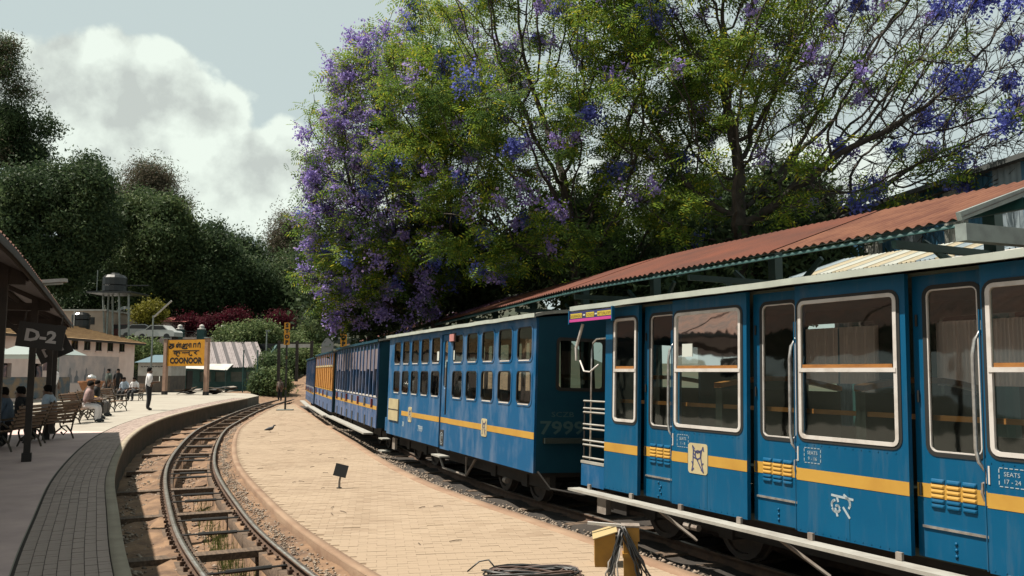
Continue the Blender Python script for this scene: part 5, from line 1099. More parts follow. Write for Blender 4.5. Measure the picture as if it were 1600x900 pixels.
# dark understorey behind the canopy
def dense_leaf(m, n, tpl=None, sc=1.0, m2=None, per=26, rad=.45, name='crown'):
    def fn(t, P, par, r, cnt):
        i = np.where(cnt == 0)[0]; c0 = P[i]; c = clumps(c0, n // per, per, rad); leaves(t, c, tpl or LEAFY, sc, m, name)
        if m2: c = clumps(c0, n // per // 3, per, rad); leaves(t, c, tpl or LEAFY, sc, m2, 'lighter_foliage')
    return fn
def dtree(name, label, px, py, rxp, ryp, Y, m, n, group=None, tpl=None, sc=1.0, m2=None, per=26, rad=.5, ry=None, nat=None, bx=None, hollow=.45, floor=True, bark=None, kill=None, cat='tree'):
    c = D(px, py, Y); rx, rz = rxp / F_PX * Y * .9, ryp / F_PX * Y * .9; b = (c.x + (bx or 0), Y, gnd(c.x, Y) - .1)
    nl = 9; nt_ = nat or 420; at = [crown_pts(c, (rx * .72, (ry or rx * .8) * .72, rz * .72), nt_ // 3, hollow, .6, b[2] + .3)]
    for k_ in range(nl):                         # uneven lobes
        g = nrng.normal(size=3); g /= np.linalg.norm(g); lc_ = np.array(c) + g * np.array([rx, (ry or rx * .8), rz]) * .74; f_ = nrng.uniform(.24, .46); at.append(crown_pts(lc_, (rx * f_, rx * f_, rz * f_ * .8), nt_ // 9, .3, .6, b[2] + .3))
    at = np.concatenate([q_ for q_ in at if len(q_)]); h = c.z - rz * .55
    tr = [(b[0], Y, b[2] + (h - b[2]) * k / 4) for k in range(1, 5)] if h > b[2] + .5 else [(b[0], Y, b[2] + .4)]
    k = max(rx, rz); return make_tree(name, label, b, tr, at, k * .09, k * 1.3, kill or k * .13, dense_leaf(m, n, tpl, sc, m2, per, rad), group, tip=.02, bark=bark or M_bark2, cat=cat, thin=3)
U = 'dark trees behind the canopy'
dtree('understorey_tree', 'dark dense tree under the lilac blossom, left of the canopy', 580, 455, 85, 75, 33, ML_dk, 3300, U, LEAFY2, 1.0, ML_md, 26, .5)
dtree('understorey_tree', 'dark dense tree below the middle jacaranda', 720, 425, 105, 80, 32, ML_dk, 3600, U, LEAFY2, 1.0, ML_md, 26, .5)
dtree('understorey_tree', 'dark dense tree behind the red roof, left of the forked trunk', 880, 395, 100, 75, 31, ML_dk, 3500, U, LEAFY2, 1.0, ML_md, 26, .5)
dtree('understorey_tree', 'dark dense tree right behind the forked trunk', 1090, 345, 110, 70, 33, ML_dk, 3000, U, LEAFY2, 1.0, ML_md, 24, .5)
dtree('understorey_tree', 'dark bush low behind the red roof, right of the forked trunk', 1235, 320, 50, 45, 30, ML_dk, 2200, U, LEAFY2, 1.0, ML_md, 22, .4)
# hillside trees on the left
H = 'trees on the hillside'
dtree('eucalyptus_tree', 'tall open eucalyptus cut off by the left edge', -6, 160, 56, 112, 92, ML_md, 1949, H, DROOP, 1.5, ML_br, 84, 0.76, hollow=.2, nat=110)
dtree('broad_tree', 'huge round dark tree above the left canopy', 80, 350, 103, 138, 88, ML_dk, 8701, H, LEAFY, 1.45, ML_md, 64, 0.95, nat=620)
dtree('broad_tree', 'tall feathery brownish tree rising behind the green one', 240, 310, 72, 65, 112, ML_br, 3479, H, DROOP, 1.5, ML_md, 60, 1.04)
dtree('broad_tree', 'rounded mid green tree, second from the left', 252, 390, 80, 108, 98, ML_md, 6380, H, LEAFY, 1.45, ML_lt, 60, 0.90, nat=560)
dtree('broad_tree', 'dark tree on the sloping ridge line left of the gap', 338, 430, 72, 82, 100, ML_dk, 4930, H, LEAFY, 1.45, ML_md, 60, 0.95, nat=460)
dtree('broad_tree', 'small dark crown standing out of the ridge', 380, 398, 30, 36, 112, ML_dk, 1507, H, LEAFY, 1.45, None, 52, 0.76)
dtree('broad_tree', 'low spreading tree at the right end of the ridge', 398, 455, 48, 50, 104, ML_dk, 3016, H, LEAFY, 1.45, ML_md, 56, 0.90)
dtree('broad_tree', 'slim brownish tree at the gap of sky', 455, 395, 36, 72, 118, ML_br, 2609, H, DROOP, 1.5, ML_md, 56, 1.04)
dtree('broad_tree', 'dark green tree under the slim brownish one', 462, 450, 50, 60, 108, ML_md, 3479, H, LEAFY, 1.45, ML_br, 56, 0.95)
dtree('broad_tree', 'dark tree half hidden by the lilac jacaranda', 520, 430, 50, 85, 100, ML_dk, 3190, H, LEAFY, 1.45, ML_md, 56, 0.95)
dtree('broad_tree', 'dark tree low behind the water tower', 180, 455, 90, 50, 105, ML_dk, 3190, H, LEAFY, 1.45, None, 56, 0.95)
dtree('broad_tree', 'dark tree low behind the red bushes', 320, 480, 95, 38, 108, ML_dk, 2900, H, LEAFY, 1.45, None, 56, 0.95)
dtree('broad_tree', 'dark ragged crown joining the eucalyptus and the huge round tree', 38, 212, 56, 52, 96, ML_dk, 2550, H, LEAFY, 1.45, None, 60, 0.85)
dtree('broad_tree', 'dark crown filling the dip between the round tree and the green one', 165, 390, 45, 80, 104, ML_dk, 3060, H, LEAFY, 1.45, ML_md, 60, 0.85)
for px, py, rx, ry, Y, lb in ((960, 452, 80, 45, 26, 'dark hedge seen under the red roof above the second coach'), (1110, 428, 80, 45, 23.5, 'dark hedge seen under the red roof above the first big window'), (1240, 402, 60, 45, 22.5, 'dark hedge seen under the red roof left of the striped shed sheets')):
    dtree('hedge', lb, px, py, rx, ry, Y, ML_dk, 1500, 'hedges behind the far platform', LEAFY2, 1.0, ML_md, 26, .4, cat='hedge')
S = 'shrubs below the hillside'
dtree('round_bush', 'rounded pale green bush right of the striped shed', 396, 532, 44, 27, 80, ML_lt, 2600, S, LEAFY2, 1.3, ML_md, 24, .32, cat='bush')
for px, py, rx, ry, lb in ((293, 508, 20, 14, 'red flowering bush at the left end of the pillared wall'), (330, 508, 24, 18, 'red flowering bush in the middle of the pillared wall'), (366, 502, 26, 18, 'tallest red flowering bush above the pillared wall'), (437, 502, 18, 18, 'dark red bush behind the left STOP board')):
    dtree('red_bush', lb, px, py, rx * .72, ry * .72, 90, ML_rd, 900, 'red flowering bushes', LEAFY2, .95, None, 26, .35, cat='bush')
dtree('small_tree', 'small yellow green tree beside the hill road lamp', 231, 489, 17, 15, 83, ML_ye, 1500, None, LEAFY2, 1.1, None, 22, .25)
for px, py, rx, ry, Y, m, lb in ((224, 552, 32, 18, 76, ML_lt, 'leafy green bank below the parked cars'), (424, 578, 14, 14, 70, ML_md, 'green shrub by the end of the platform'), (430, 602, 10, 9, 66, ML_lt, 'low yellow green shrub left of the STOP post'), (414, 603, 10, 8, 66, ML_md, 'low shrub beside the shed end'), (455, 545, 22, 18, 82, ML_lt, 'pale shrub on the bank right behind the STOP board'), (487, 525, 24, 20, 86, ML_lt, 'light green shrub high on the bank'), (478, 560, 20, 16, 76, ML_lt, 'yellowish shrub above the last coach'), (505, 500, 24, 24, 92, ML_md, 'grey green shrub on top of the bank'), (440, 570, 18, 14, 75, ML_md, 'dark shrub right behind the STOP post')):
    dtree('shrub', lb, px, py, rx, ry, Y, m, 1300, S, LEAFY2, 1.15, None, 22, .26, cat='shrub')
# ------------------------------------------------------------------ signs, furniture, people
M_or = mat('sign_orange', (0.92, 0.42, 0.015), (0.80, 0.34, 0.015), 3, rough=0.55)
M_ink = mat('sign_black', (0.012, 0.012, 0.012), rough=0.6)
M_postp = mat('sign_post_pink', (0.56, 0.36, 0.26), (0.46, 0.28, 0.20), 3, rough=0.85)
# station name board on two posts
pa, pb = G(257, 614), G(321.5, 617.5); pa = D(257, 614, 59.5); pb = D(321.5, 616.5, 58.0); pa.z = pb.z = 0
rz = math.atan2(pb.y - pa.y, pb.x - pa.x); Wd = (pb - pa).length
sg = thing('station_sign', 'orange station name board COONOOR between two pale posts', 'sign', pa, rz)
for x in (0, Wd): p = MB().box(x - .14, x + .14, -.12, .12, .25, 3.95).build('post', M_postp, sg); MB().box(x - .16, x + .16, -.14, .14, -.02, .25).build('post_base', M_ink, p); MB().box(x - .2, x + .2, -.17, .17, 3.95, 4.02).build('post_cap', M_tealp, p)
B0, B1 = 2.02, 3.86; MB().box(.18, Wd - .18, -.05, .05, B0, B1).build('board', M_or, sg)
MB().box(.18, Wd - .18, -.03, .03, B1, B1 + .05).build('board_cap', M_darkwood, sg)
fm = lambda a, b, d: (a, -.056, b)
text_mb('COONOOR', .40, Wd / 2, B0 + .20, fm, bold=.03, squeeze=.98).build('lettering', M_ink, sg)
u = (Wd - .36) / 10
def gl(pts, x, y, k): return [(.18 + (x + a * k) * u, y + b * k * .24) for a, b in pts]
ty, dy = B0 + 1.32, B0 + .83
ku = [[(0, 1), (1.2, 1)], [(.3, 1), (.3, .35), (.0, .2)], [(.3, .6)] + [(.9, .6), (1.2, .4), (1.0, .1), (.6, .0)], [(.75, 1), (.75, -.1), (.3, -.3), (-.2, -.1), (-.25, .4)]]
nn = [(0, .1), (0, .7), (.25, 1), (.5, .7), (.5, .2), (.3, .0), (.15, .3), (.5, .5), (.7, .9), (.9, .7), (.9, 0)]
tam = [gl(l, .55, ty, 1.0) for l in ku] + [gl(nn, 2.35, ty, 1.0), gl([(.9, 1), (1.25, 1), (1.25, 0)], 2.35, ty, 1.0), gl([(.5, 1.32), (.62, 1.32)], 2.35, ty, 1)]
tam += [gl(nn, 4.1, ty, 1.0), gl([(.9, .0), (1.2, -.35), (.6, -.42), (-.1, -.3), (-.2, .1)], 4.1, ty, 1), gl([(.9, .9), (1.3, 1), (1.5, .6), (1.3, .3)], 4.1, ty, 1), gl([(1.6, 0), (1.6, 1), (2.0, 1), (2.0, 0)], 4.3, ty, 1), gl([(0, 0), (0, 1), (.6, 1), (.6, 0)], 7.0, ty, 1), gl([(0, 0), (0, 1), (.6, 1), (.6, -.1)], 8.15, ty, 1), gl([(.25, 1.32), (.4, 1.32)], 8.15, ty, 1)]
strokes_mb(tam, .085, fm).build('lettering', M_ink, sg)
hin = [gl([(0, 1), (7.0, 1)], 1.5, dy, 1), gl([(.9, 1), (.9, -.15)], 1.7, dy, 1), gl([(.9, .6), (.3, .75), (.05, .4), (.35, .1), (.9, .35), (1.4, .75), (1.7, .4), (1.45, .1)], 1.7, dy, 1), gl([(.75, -.2), (1.1, -.55), (1.5, -.45)], 1.7, dy, 1),
       gl([(0, .45), (.7, .45), (.7, .3)], 4.0, dy, 1), gl([(0, .45), (1.0, .45)], 4.9, dy, 1), gl([(1.0, 1), (1.0, 0)], 4.9, dy, 1), gl([(.9, -.05), (1.3, -.4), (1.75, -.35), (1.6, -.1)], 4.9, dy, 1), gl([(.3, 1), (.6, .75), (.3, .45), (.0, .45), (.7, -.05)], 7.2, dy, 1)]
strokes_mb(hin, .075, fm).build('lettering', M_ink, sg)
# STOP posts
def stop_post(label, base, H, bw, base_plate):
    t = thing('stop_sign', label, 'sign', base, R(6), 'STOP boards on posts')
    p = MB().box(-.045, .045, -.045, .045, 0, H).build('post', mat('post_dark', (0.03, 0.03, 0.025), (0.25, 0.15, 0.03), 3, 0.55, 0.6, rough=0.7, stretch=(.1, .1, 1)), t); bh = bw * 3.9
    MB().box(-bw / 2, bw / 2, -.07, -.048, H - bh, H).build('board', M_or, t)
    for k, c in enumerate('STOP'): text_mb(c, bw * .66, 0, H - bh * (k + .84) / 4, lambda a, b, d: (a, -.074, b), bold=.02).build('letter', M_ink, t)
    if base_plate: MB().box(-.42, .42, -.3, .3, 0, .05).build('base_plate', M_tealp, t)
b = G(445.5, 641, Z_TAN); stop_post('yellow STOP board on a tall post at the tip of the brick platform', b, (D(445, 504, b.y).z - Z_TAN), .31, True)
c = D(536.5, 560, 39.0); stop_post('yellow STOP board rising behind the far coaches', (c.x, c.y, -.5), D(536, 503, 39.0).z + .5, .30, False)
# white barred barrier, concrete vent, fence and lamp posts beyond
br = thing('barrier', 'white barrier boards between dark posts behind the left STOP board', 'barrier', D(462, 548, 60)); z0 = 0
for x in (-1.2, .1, 1.15): MB().box(x - .1, x + .1, -.06, .06, -2.2, .72).build('post', M_darkwood, br)
for a, b_ in ((-1.1, .0), (.2, 1.05)): MB().box(a, b_, -.04, .04, .22, .48).build('board', M_white, br)
MB().box(-1.2, 1.15, -.05, .05, .5, .6).build('rail', M_darkwood, br)
vt = thing('concrete_vent', 'grey concrete vent shaft standing behind the orange shuttered coach', 'vent', (D(511, 560, 48).x, 48, -.5)); zt = D(511, 531, 48).z + .5
MB().plate([(-.28, 0), (.30, 0), (.30, zt + .02), (.2, zt + .12), (-.05, zt + .08), (-.28, zt - .25)], [], -.25, .25).build('shaft', mat('grey_concrete', (0.36, 0.36, 0.37), rough=0.85), vt); MB().box(-.22, .32, -.29, -.25, zt - .4, zt - .36).build('band', M_tealp, vt)
lpz = thing('lamp_post', 'slim lamp post with slanted tube light behind the standing man', 'lamp', D(235, 600, 58)); q = D(235, 493, 58) - D(235, 600, 58); MB().tube([(0, 0, -.9), (0, 0, q.z)], [.075, .055], 8).build('pole', M_tealp, lpz); e = D(268, 470, 58) - D(235, 600, 58); MB().bar((.05, 0, q.z - .1), (e.x, 0, e.z), .12, .09).build('tube_housing', M_white, lpz)
for px, lb in ((379, 'thin green pole in front of the striped shed'), (401, 'thin green pole at the right end of the striped shed')):
    t = thing('fence_pole', lb, 'pole', D(px, 612, 68), group='poles by the striped shed'); MB().tube([(0, 0, -.2), (0, 0, 3.3)], .05, 6).build('shaft', M_teal, t); MB().tube([(0, 0, 3.3), (0, 0, 3.36)], .075, 6).build('cap', M_teal, t)
t = thing('lamp_post', 'distant thin lamp post beside the pale green bush', 'lamp', D(415, 585, 76)); MB().tube([(0, 0, -1), (0, 0, 4.0)], .06, 6).build('pole', M_tealp, t); MB().box(-.12, .3, -.06, .06, 3.9, 4.02).build('lamp_head', M_tealp, t)

# cast iron benches with timber slats
M_slat = mat('bench_slat', (0.36, 0.22, 0.13), (0.25, 0.15, 0.09), 4, rough=0.6, stretch=(1, 5, 5)); M_iron = mat('bench_iron', (0.03, 0.028, 0.025), (0.10, 0.065, 0.03), 5, rough=0.5)
def make_bench():
    t = thing('platform_bench', '', 'bench'); Lb = 1.5
    sl = MB().box(-Lb / 2, Lb / 2, -.03, .03, -.012, .012).mesh('slat', M_slat)
    for k in range(5): inst('seat_slat', sl, t, (0, .05 + k * .085, .43 + (.012 if k in (0, 4) else 0)))
    for k in range(6): inst('back_slat', sl, t, (0, -.03 - k * .034, .52 + k * .078), (R(68), 0, 0))
    for sx in (-1, 1):
        x = sx * (Lb / 2 - .08); e = MB()
        for pts in ([(.46, 0), (.40, .15), (.44, .3), (.42, .42)], [(-.05, 0), (.02, .18), (-.02, .40), (-.10, .70), (-.22, .98)], [(.42, .41), (.2, .40), (-.02, .42)], [(-.1, .70), (.1, .66), (.36, .67), (.46, .62), (.44, .52), (.38, .5)], [(.36, .66), (.40, .55), (.42, .42)],
                    [(.40, .15), (.25, .28), (.12, .18), (.2, .1), (.27, .17)], [(.02, .18), (.14, .32), (.28, .30), (.3, .38)], [(.05, .5), (.15, .58), (.25, .52), (.2, .46)]):
            e.tube([(x, a, b_) for a, b_ in pts], .022, 6)
        e.build('iron_end', M_iron, t)
    return t
bench0 = make_bench()
BN = [((114, 661), -82, 'slatted bench nearest the canopy in the row facing the station building'), ((128, 655), -84, 'middle slatted bench of the row facing the station building'), ((141, 650), -86, 'last slatted bench of the row facing the station building'), ((171, 643), -84, 'single slatted bench with golden arms near the standing man'),
      ((38, 702), 96, 'dark slatted bench in the canopy shade at the left edge'), ((90, 689), 92, 'slatted bench in the shade carrying the person in pale blue'), ((205, 626), 175, 'far bench with two seated people by the pink building'), ((178, 620), 175, 'pale blue grey bench in front of the mural')]
for k, ((px, py), rz, lb) in enumerate(BN):
    o = bench0 if k == 0 else copy_tree(bench0); p = G(px, py); o.location = p; o.rotation_euler = (0, 0, R(rz)); o['label'] = lb; o['group'] = 'benches on the left platform'

# people: one skinned body each, hair as a child
def person(label, loc, heading, shirt, trousers, pose='stand', h=1.70, hairc=(0.012, 0.010, 0.009), arms='bent', skin=(0.19, 0.095, 0.055), lean=0.0):
    k = h / 1.70
    J = {}; 
    if pose == 'stand':
        J.update(pel=(0, 0, .93), ch=(0, .01 + lean, 1.22), ne=(0, lean + .0, 1.44), hb=(0, .02 + lean, 1.53), ht=(0, .03 + lean, 1.66))
        for s, n in ((-1, 'l'), (1, 'r')): J.update({n + 'hip': (s * .09, 0, .90), n + 'kn': (s * .10, .03, .49), n + 'an': (s * .10, -.02, .08), n + 'to': (s * .12, .15, .03)})
        z0, y0 = 1.38, lean
    else:
        J.update(pel=(0, 0, .53), ch=(0, .03 + lean, .82), ne=(0, .06 + lean, 1.03), hb=(0, .10 + lean, 1.12), ht=(0, .13 + lean, 1.25))
        for s, n in ((-1, 'l'), (1, 'r')): J.update({n + 'hip': (s * .10, .04, .52), n + 'kn': (s * .12, .46, .52), n + 'an': (s * .12, .44, .08), n + 'to': (s * .13, .62, .03)})
        z0, y0 = .97, .05 + lean
    for s, n in ((-1, 'l'), (1, 'r')):
        J[n + 'sh'] = (s * .18, y0, z0)
        if arms == 'bent': J.update({n + 'el': (s * .24, y0 - .02 + .06, z0 - .27), n + 'wr': (s * .13, y0 + .28, z0 - .24), n + 'ha': (s * .10, y0 + .36, z0 - .22)})
        else: J.update({n + 'el': (s * .23, y0 - .02, z0 - .29), n + 'wr': (s * .23, y0 + .06 + (.16 if pose == 'sit' else 0), z0 - .52 + (.08 if pose == 'sit' else 0)), n + 'ha': (s * .21, y0 + .10 + (.2 if pose == 'sit' else 0), z0 - .60 + (.1 if pose == 'sit' else 0))})
    E = [('pel', 'ch'), ('ch', 'ne'), ('ne', 'hb'), ('hb', 'ht')]
    for n in 'lr': E += [('pel', n + 'hip'), (n + 'hip', n + 'kn'), (n + 'kn', n + 'an'), (n + 'an', n + 'to'), ('ne', n + 'sh'), (n + 'sh', n + 'el'), (n + 'el', n + 'wr'), (n + 'wr', n + 'ha')]
    RAD = dict(pel=(.19, .15), ch=(.21, .15), ne=(.09, .085), hb=(.095, .105), ht=(.09, .10), hip=(.125, .125), kn=(.09, .09), an=(.07, .07), to=(.05, .035), sh=(.10, .09), el=(.068, .068), wr=(.035, .035), ha=(.042, .028))
    names = list(J); co = [Vector(J[n]) * k for n in names]; ix = {n: i for i, n in enumerate(names)}
    fing = []
    for n in 'lr':                                # five fingers on each hand
        hv = co[ix[n + 'ha']]; dv = (hv - co[ix[n + 'wr']]).normalized(); sd = dv.cross(Vector((0, 0, 1))).normalized()
        for f_ in range(5): co.append(hv + dv * ((.075, .085, .08, .065, .03)[f_]) * k + sd * ((-.025, -.008, .009, .025, .05 if n == 'l' else -.05)[f_]) * k - Vector((0, 0, .02))); fing.append((ix[n + 'ha'], len(co) - 1))
    me = bpy.data.meshes.new('body'); me.from_pydata([tuple(c) for c in co], [(ix[a], ix[b_]) for a, b_ in E] + fing, [])
    ob = bpy.data.objects.new('body', me); COL.objects.link(ob); ob.modifiers.new('skin', 'SKIN'); ss = ob.modifiers.new('sub', 'SUBSURF'); ss.levels = ss.render_levels = 1
    if not me.skin_vertices: me.attributes  # layer is made by the modifier
    lay = me.skin_vertices[0].data
    for i, q in enumerate(lay):
        if i < len(names):
            nm = names[i]; rr = RAD.get(nm) or RAD[nm[1:]]; q.radius = (rr[0] * k, rr[1] * k)
        else: q.radius = (.009, .009)
        q.use_root = i == 0
    fm_ = bpy.data.meshes.new_from_object(ob.evaluated_get(_dg())); bpy.data.objects.remove(ob)
    fm_.materials.clear()
    tag = '%.2f%.2f%.2f' % shirt; tag2 = '%.2f%.2f%.2f' % trousers
    for m in (mat('shirt_' + tag, shirt, tuple(c * .8 for c in shirt), 8, rough=0.9), mat('trousers_' + tag2, trousers, rough=0.9), mat('skin', skin, rough=0.6), M_ink): fm_.materials.append(m)
    segs = [(co[ix[a]], co[ix[b_]], 1 if ('hip' in b_ or 'kn' in b_ or b_[1:] == 'an') else 3 if b_[1:] == 'to' else 2 if (b_ in ('hb', 'ht') or b_[1:] in ('wr', 'ha')) else 0) for a, b_ in E]
    mi = []
    for p in fm_.polygons:
        c = p.center; best = (9, 0)
        for a, b_, m in segs:
            d = b_ - a; tt = max(0, min(1, (c - a).dot(d) / max(d.length_squared, 1e-9))); dist = (a + d * tt - c).length
            if dist < best[0]: best = (dist, m)
        mi.append(best[1])
    fm_.polygons.foreach_set('material_index', mi); fm_.polygons.foreach_set('use_smooth', [True] * len(mi))
    t = thing('person', label, 'person', loc, heading); link(bpy.data.objects.new('body', fm_), t)
    c = co[ix['ht']]; b_ = co[ix['hb']]; hc = (c * .7 + b_ * .3) + Vector((0, -.018, .025)) * k; mb = MB(); n = 12; prof = [(.0, .095), (.06, .085), (.10, .05), (.112, .0), (.106, -.05), (.085, -.09)]
    vs = []
    for r_, z in prof[1:]:
        for j in range(n):
            a = 2 * math.pi * j / n; fr = math.sin(a); zz = z if fr < .3 else max(z, -.0 - (.02 if fr < .6 else -.02)); vs.append((hc.x + r_ * .80 * k * math.cos(a), hc.y + r_ * .93 * k * fr - .008, hc.z + zz * 1.15 * k))
    fs = [(i * n + j, i * n + (j + 1) % n, (i + 1) * n + (j + 1) % n, (i + 1) * n + j) for i in range(len(prof) - 2) for j in range(n)] + [tuple(range(n))[::-1]]
    mb.add(vs, fs).build('hair', mat('hair', hairc, rough=0.9, spec=0.1), t, smooth=True)
    f_ = MB(); f0 = (c * .45 + b_ * .55); f_.add([f0 + Vector(q) * k for q in ((-.015, .085, -.02), (.015, .085, -.02), (0, .118, -.015), (0, .085, .035))], [(0, 1, 2), (1, 3, 2), (0, 2, 3), (0, 3, 1)]); f_.build('nose', MATS['skin'], t)
    return t
WHT, BLU, DRK, PNK, GRY = (1.25, 1.2, 1.2), (0.62, 0.74, 0.88), (0.016, 0.017, 0.02), (0.55, 0.36, 0.34), (0.22, 0.20, 0.19)
on_b = lambda k, dx=0.0: (lambda o: o.matrix_basis @ Vector((dx, .20, 0)))(BENCHES[k])
BENCHES = [o for o in COL.objects if o.name.startswith('platform_bench')]; BENCHES.sort(key=lambda o: o.name)
bz = lambda k: BENCHES[k].rotation_euler.z
person('standing person in white shirt and dark trousers reading a paper on the platform', G(231, 641), R(-62), WHT, DRK, h=1.78)
mp_ = G(231, 641) + Vector((.40, .10, 1.24)); nwp = thing('newspaper', 'small pale paper held by the standing person in white', 'paper', mp_, R(-62)); MB().plate(rect(-.15, .15, -.02, .2), [], -.002, .002).build('sheet', M_paper, nwp)
person('seated person in pale blue shirt and dark trousers on the shaded bench', on_b(5), bz(5), BLU, DRK, 'sit', arms='down')
person('seated person in dark clothes on the bench at the left edge', on_b(4, .35), bz(4), DRK, DRK, 'sit', arms='down')
person('seated person in dull blue shirt half hidden at the left edge', on_b(4, -.4), bz(4), (0.12, 0.17, 0.24), DRK, 'sit')
person('standing person in white shirt under the canopy beyond the posts', D(82, 634, 38) * 1.0, R(-100), WHT, GRY, h=1.78, arms='down')
person('seated person in pink and white on the first bench of the row', on_b(0, -.3), bz(0), PNK, WHT, 'sit', lean=.1)
person('seated person in black on the middle bench of the row', on_b(1, .2), bz(1), DRK, DRK, 'sit')
person('seated person in black on the last bench of the row', on_b(2, .2), bz(2), DRK, GRY, 'sit', arms='down')
person('left seated person in pale shirt on the far bench by the building', on_b(6, .3), bz(6), BLU, DRK, 'sit', arms='down')
person('right seated person in white shirt on the far bench by the building', on_b(6, -.3), bz(6), WHT, DRK, 'sit')
person('standing person in grey green in front of the mural', D(168, 622, 50), R(150), (0.13, 0.16, 0.14), DRK, arms='down')
person('standing person in dark clothes beside the grey green one at the mural', D(183, 621, 51), R(200), DRK, DRK, arms='down')
person('distant person in grey brown walking by the tracks beyond the STOP post', D(437, 626, 62) + Vector((0, 0, -.02)), R(170), (0.20, 0.15, 0.13), DRK, arms='down', h=1.65)
# vendor's tub, bags
vs_ = thing('vendor_stand', 'terracotta tub with a steel pot on a pale pedestal before the building', 'stand', D(141, 627, 46)); MB().lathe([(.28, 0), (.24, .1), (.22, .45), (.3, .5)], (0, 0, 0), 12).build('pedestal', M_white, vs_); MB().lathe([(.4, .5), (.62, 1.0), (.66, 1.02), (.66, 1.1), (.58, 1.1)], (0, 0, 0), 14).build('tub', mat('terracotta', (0.50, 0.22, 0.10), rough=0.8), vs_); MB().lathe([(.22, 1.1), (.26, 1.25), (.22, 1.38), (.1, 1.42), (.03, 1.48)], (0, 0, 0), 12).build('steel_pot', M_chrome, vs_, smooth=True)
t = thing('bag', 'yellow bag lying on the bench row', 'bag', on_b(1, -.45) + Vector((0, 0, .45))); MB().lathe([(.14, 0), (.2, .08), (.2, .2), (.12, .3), (.04, .34)], (0, 0, 0), 10).build('sack', mat('yellow_bag', (0.65, 0.35, 0.03), rough=0.7), t, smooth=True); MB().tube([(-.08, 0, .3), (0, 0, .42), (.08, 0, .3)], .012, 5).build('strap', M_ink, t)
# white awning stall under the canopy on the left
st = thing('awning_stall', 'stall with white peaked awning behind the canopy posts', 'stall', D(8, 622, 40)); 
for dx in (-1.6, 1.6):
    MB().add([(dx - 1.55, -1.3, 2.05), (dx + 1.55, -1.3, 2.05), (dx + 1.55, 1.3, 2.05), (dx - 1.55, 1.3, 2.05), (dx, 0, 2.95)], [(0, 1, 4), (1, 2, 4), (2, 3, 4), (3, 0, 4)]).build('awning', mat('awning_canvas', (0.36, 0.43, 0.42), rough=0.8), st)
    MB().box(dx - 1.5, dx + 1.5, -1.25, -1.22, 1.85, 2.06).build('valance', M_paper, st)
for x in (-3.1, 0, 3.1): MB().tube([(x, -1.2, 0), (x, -1.2, 2.06)], .04, 6).build('pole', M_tealp, st)
MB().box(-2.9, 2.9, -.6, .3, 0, 1.0).build('counter', mat('counter_blue', (0.07, 0.12, 0.16), (0.3, 0.2, 0.12), 2, rough=0.7), st)

# ------------------------------------------------------------------ on the brick platform
b = G(530, 763, Z_TAN); t = thing('marker_board', 'small black tilted marker board on a short leaning stem', 'board', (b.x, b.y, Z_TAN), R(8))
MB().tube([(0, 0, 0), (.0, .02, .12), (.03, .02, .26)], [.022, .02, .016], 7).build('stem', M_pipe, t); M_ = Matrix.Translation((.02, .02, .30)) @ Matrix.Rotation(R(14), 4, 'Y') @ Matrix.Rotation(R(-14), 4, 'X'); MB().box(-.115, .115, -.012, .012, -.10, .12, 0, M_).build('board', M_ink, t); MB().lathe([(.05, 0), (.045, .015), (.02, .02)], (0, 0, .001), 8).build('foot', M_under, t)
b = G(422, 676, Z_TAN); t = thing('pigeon', 'dark pigeon standing on the sunlit brick platform', 'bird', (b.x, b.y, Z_TAN), R(20))
MB().tube([(-.20, 0, .09), (-.12, 0, .11), (-.03, 0, .13), (.06, 0, .15), (.10, 0, .19), (.12, 0, .24), (.16, 0, .245), (.19, 0, .235)], [.008, .035, .06, .055, .032, .026, .022, .004], 8).build('body', mat('pigeon_grey', (0.06, 0.065, 0.08), rough=0.7), t, smooth=True)
for s in (-1, 1): MB().tube([(0, s * .02, .09), (.0, s * .025, .0), (.03, s * .03, .004)], .005, 5).build('leg', mat('pigeon_leg', (0.35, 0.1, 0.08)), t)
M_yb = mat('box_yellow', (0.50, 0.25, 0.02), (0.36, 0.18, 0.02), 4, rough=0.6)
p = G(944, 886, Z_TAN); t = thing('junction_box', 'yellow sloping metal box at the edge of the brick platform', 'box', (p.x + .02, p.y + .12, Z_TAN), R(-4))
MB().plate([(-.11, 0), (.11, 0), (.11, .355), (-.11, .295)], [], -.13, .16).build('case', M_yb, t); MB().add([(-.13, -.15, .285), (.13, -.15, .368), (.13, .18, .388), (-.13, .18, .305), (-.13, -.15, .295), (.13, -.15, .378), (.13, .18, .398), (-.13, .18, .315)], [(0, 1, 2, 3), (4, 5, 6, 7), (0, 1, 5, 4), (1, 2, 6, 5), (2, 3, 7, 6), (3, 0, 4, 7)]).build('lid', mat('lid_cream', (0.55, 0.42, 0.20), rough=0.6), t)
MB().bar((-.18, .1, .42), (.2, .06, .40), .035, .03).build('lid_bar', M_frame, t)
p2 = G(986, 912, Z_TAN); pst = thing('cable_post', 'stubby yellow iron post hung with cables', 'post', (p2.x, p2.y, Z_TAN), R(-6))
MB().box(-.07, .07, -.06, .06, 0, .53).build('column', M_yb, pst); MB().box(-.085, .085, -.075, .075, .42, .55).build('cap', M_yb, pst); MB().box(-.08, .08, -.07, .07, .26, .30).build('collar', M_yb, pst); MB().box(-.09, .09, -.08, .08, .555, .57).build('cap_plate', M_pipe, pst)
M_cabl = mat('grey_cable', (0.50, 0.46, 0.42), (0.30, 0.27, 0.25), 3, rough=0.5); M_cabk = mat('black_cable', (0.018, 0.018, 0.018), rough=0.45)
rc = random.Random(21)
bun = thing('cable_bundle', 'bundle of grey and black cables hanging down the yellow post', 'cables', (0, 0, 0)); heap = thing('cable_heap', 'tangled heap of black cable loops on the bricks at the bottom edge', 'cables', (0, 0, 0))
